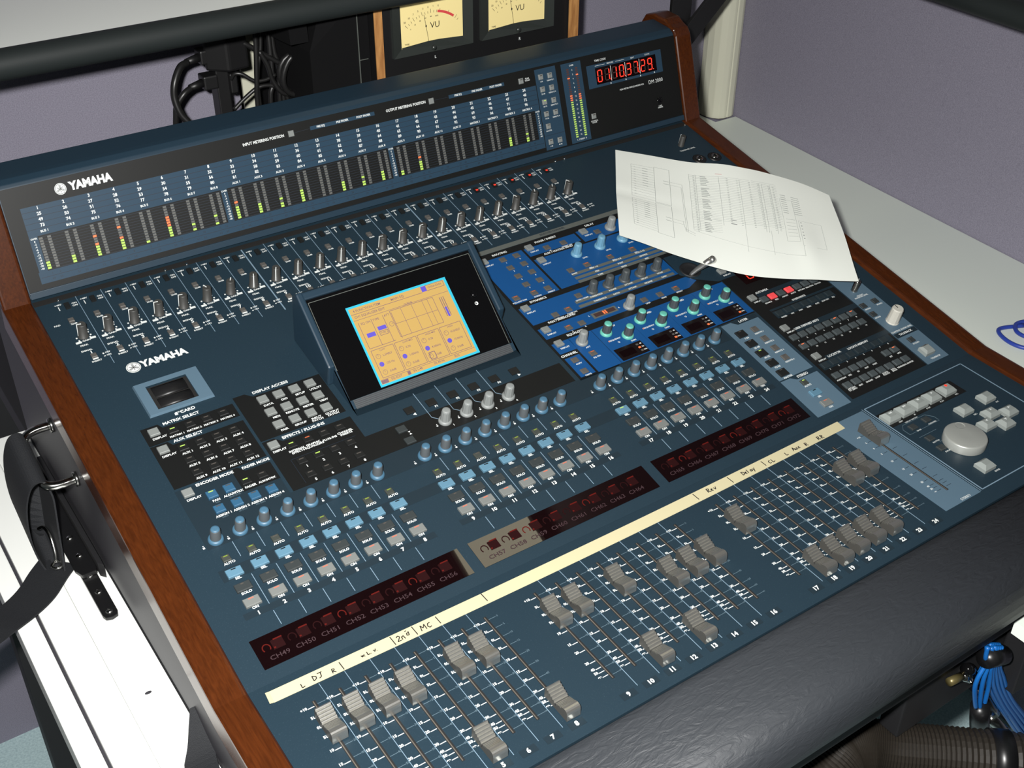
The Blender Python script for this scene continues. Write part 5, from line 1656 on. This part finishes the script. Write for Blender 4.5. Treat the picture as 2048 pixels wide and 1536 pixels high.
# ------------------------------------------------------------------ below the armrest at the lower right
hb = MB(); hb.smooth = False
axis = crom([(392, -20, -300), (414, -40, -262), (441, -45, -238), (468.5, -41.5, -230), (491, -52, -230), (511.5, -71.4, -230), (547.3, -101.5, -230), (599, -146.6, -230), (665, -206, -230)], 24)
hb.tube(axis, 26, 26, rf=lambda k: 26.6 if k % 2 else 24.8)
t = thing('corrugated_hose', 'brown-grey corrugated cable hose under the armrest at the lower right', 'hose', (520, -80, -256))
put('hose_body', hb.mesh('hose_body', ['hose_grey']), t)
b = MB(); b.smooth = True
b.tube([Vector((574, -125, -230)), Vector((588, -137, -230))], 28.2, 26)
put('tape_wrap', b.mesh('tape_wrap', ['leather_black']), t)
LA = [(577, -112.1), (578.9, -126.3), (584, -138.1), (577.7, -152), (577.3, -166.7), (584.2, -186.4), (592.4, -205.1)]
LB = [(591, -121.9), (601.4, -137), (595.9, -148.4), (599.8, -165.8), (603.8, -183.7), (605.8, -200.4), (607.7, -215.1)]
RA = [(588, -118), (596.2, -147.1), (600.9, -166.5), (610.4, -187.8), (637.7, -229.2), (666.6, -268.2), (697.3, -309.5), (740, -365), (790, -430)]
RB = [(604, -128), (613, -158.9), (629.3, -184.3), (652.7, -222.9), (675.5, -254), (698.8, -282.9), (725, -315), (770, -368), (820, -430)]
for k in range(14):
    if k < 5:
        q = k/4.0
        P = [(a[0]*(1-q)+c[0]*q, -90 + 3*(k % 2), a[1]*(1-q)+c[1]*q) for a, c in zip(LA, LB)]
        lb = 'bright blue cable in the short left strand of the bundle under the console'
    else:
        q = (k-5)/8.0
        P = [(a[0]*(1-q)+c[0]*q, -90 + 4*(k % 2), a[1]*(1-q)+c[1]*q) for a, c in zip(RA, RB)]
        lb = 'bright blue cable in the long right strand of the bundle under the console'
    cable('blue_loom_cable', P, 2.3, 'cable_blue', lb, 'cable', 'left strand of blue cables' if k < 5 else 'right strand of blue cables', 7, 5)
b = MB(); b.smooth = True
b.tube([(579, -90, -128), (610, -90, -142)], 9.5, 16)
single('cable_tie', b, ['leather_black'], 'black wrap binding the blue cables together near their top', 'cable tie')
b = MB(); b.smooth = True
b.tube([(600, -90, -208), (606, -90, -228), (614, -90, -250)], 9.5, 16)
single('cable_boot', b, ['leather_black'], 'black boot at the lower end of the left blue cables', 'connector')
for k, (p, q) in enumerate((((608, -80, -199), (654, -80, -262)), ((624, -92, -238), (668, -92, -292)))):
    b = MB(); b.smooth = True
    P0, P1 = Vector(p), Vector(q)
    b.tube([P0, P0.lerp(P1, 0.75), P0.lerp(P1, 0.78), P1], 6, 16, rf=lambda j: (5.6, 5.6, 6.6, 6.6)[j])
    single('cable_connector', b, ['chrome'], ('upper grey metal cable connector beside the blue cables', 'lower grey metal cable connector beside the blue cables')[k], 'connector')
t = thing('metal_coupling', 'small brass and chrome coupling on the black rail under the armrest', 'coupling', (570, -76, -160))
b = MB(); b.smooth = True; b.tube([(553, -77, -156), (572, -77, -160)], 4.2, 14)
put('brass_sleeve', b.mesh('brass_sleeve', ['brass_dull']), t)
b = MB(); b.smooth = True; b.tube([(572, -77, -160), (576, -78, -160), (584, -79, -170)], 5, 14, rf=lambda k: (4, 6, 4)[k])
put('chrome_nut', b.mesh('chrome_nut', ['chrome_bright']), t)
b = MB(); b.smooth = True
b.tube([(566, -82, -142), (573, -82, -146), (577, -82, -152)], 6, 12)
put('black_fitting', b.mesh('black_fitting', ['bezel_black']), t)
b = MB(); b.box(636, 826, -100, -75, -206, -114)
single('equipment_case', b, ['body_black'], 'black equipment box hung in the dark under the right end of the armrest', 'case', bevel=2)
b = MB(); b.box(591.7, 828, -260, -99, -95, -80); b.box(700, 820, -100, -88.2, -95, -85)
single('white_ledge', b, ['desk_white'], 'bright white ledge corner at the right edge below the armrest', 'ledge')
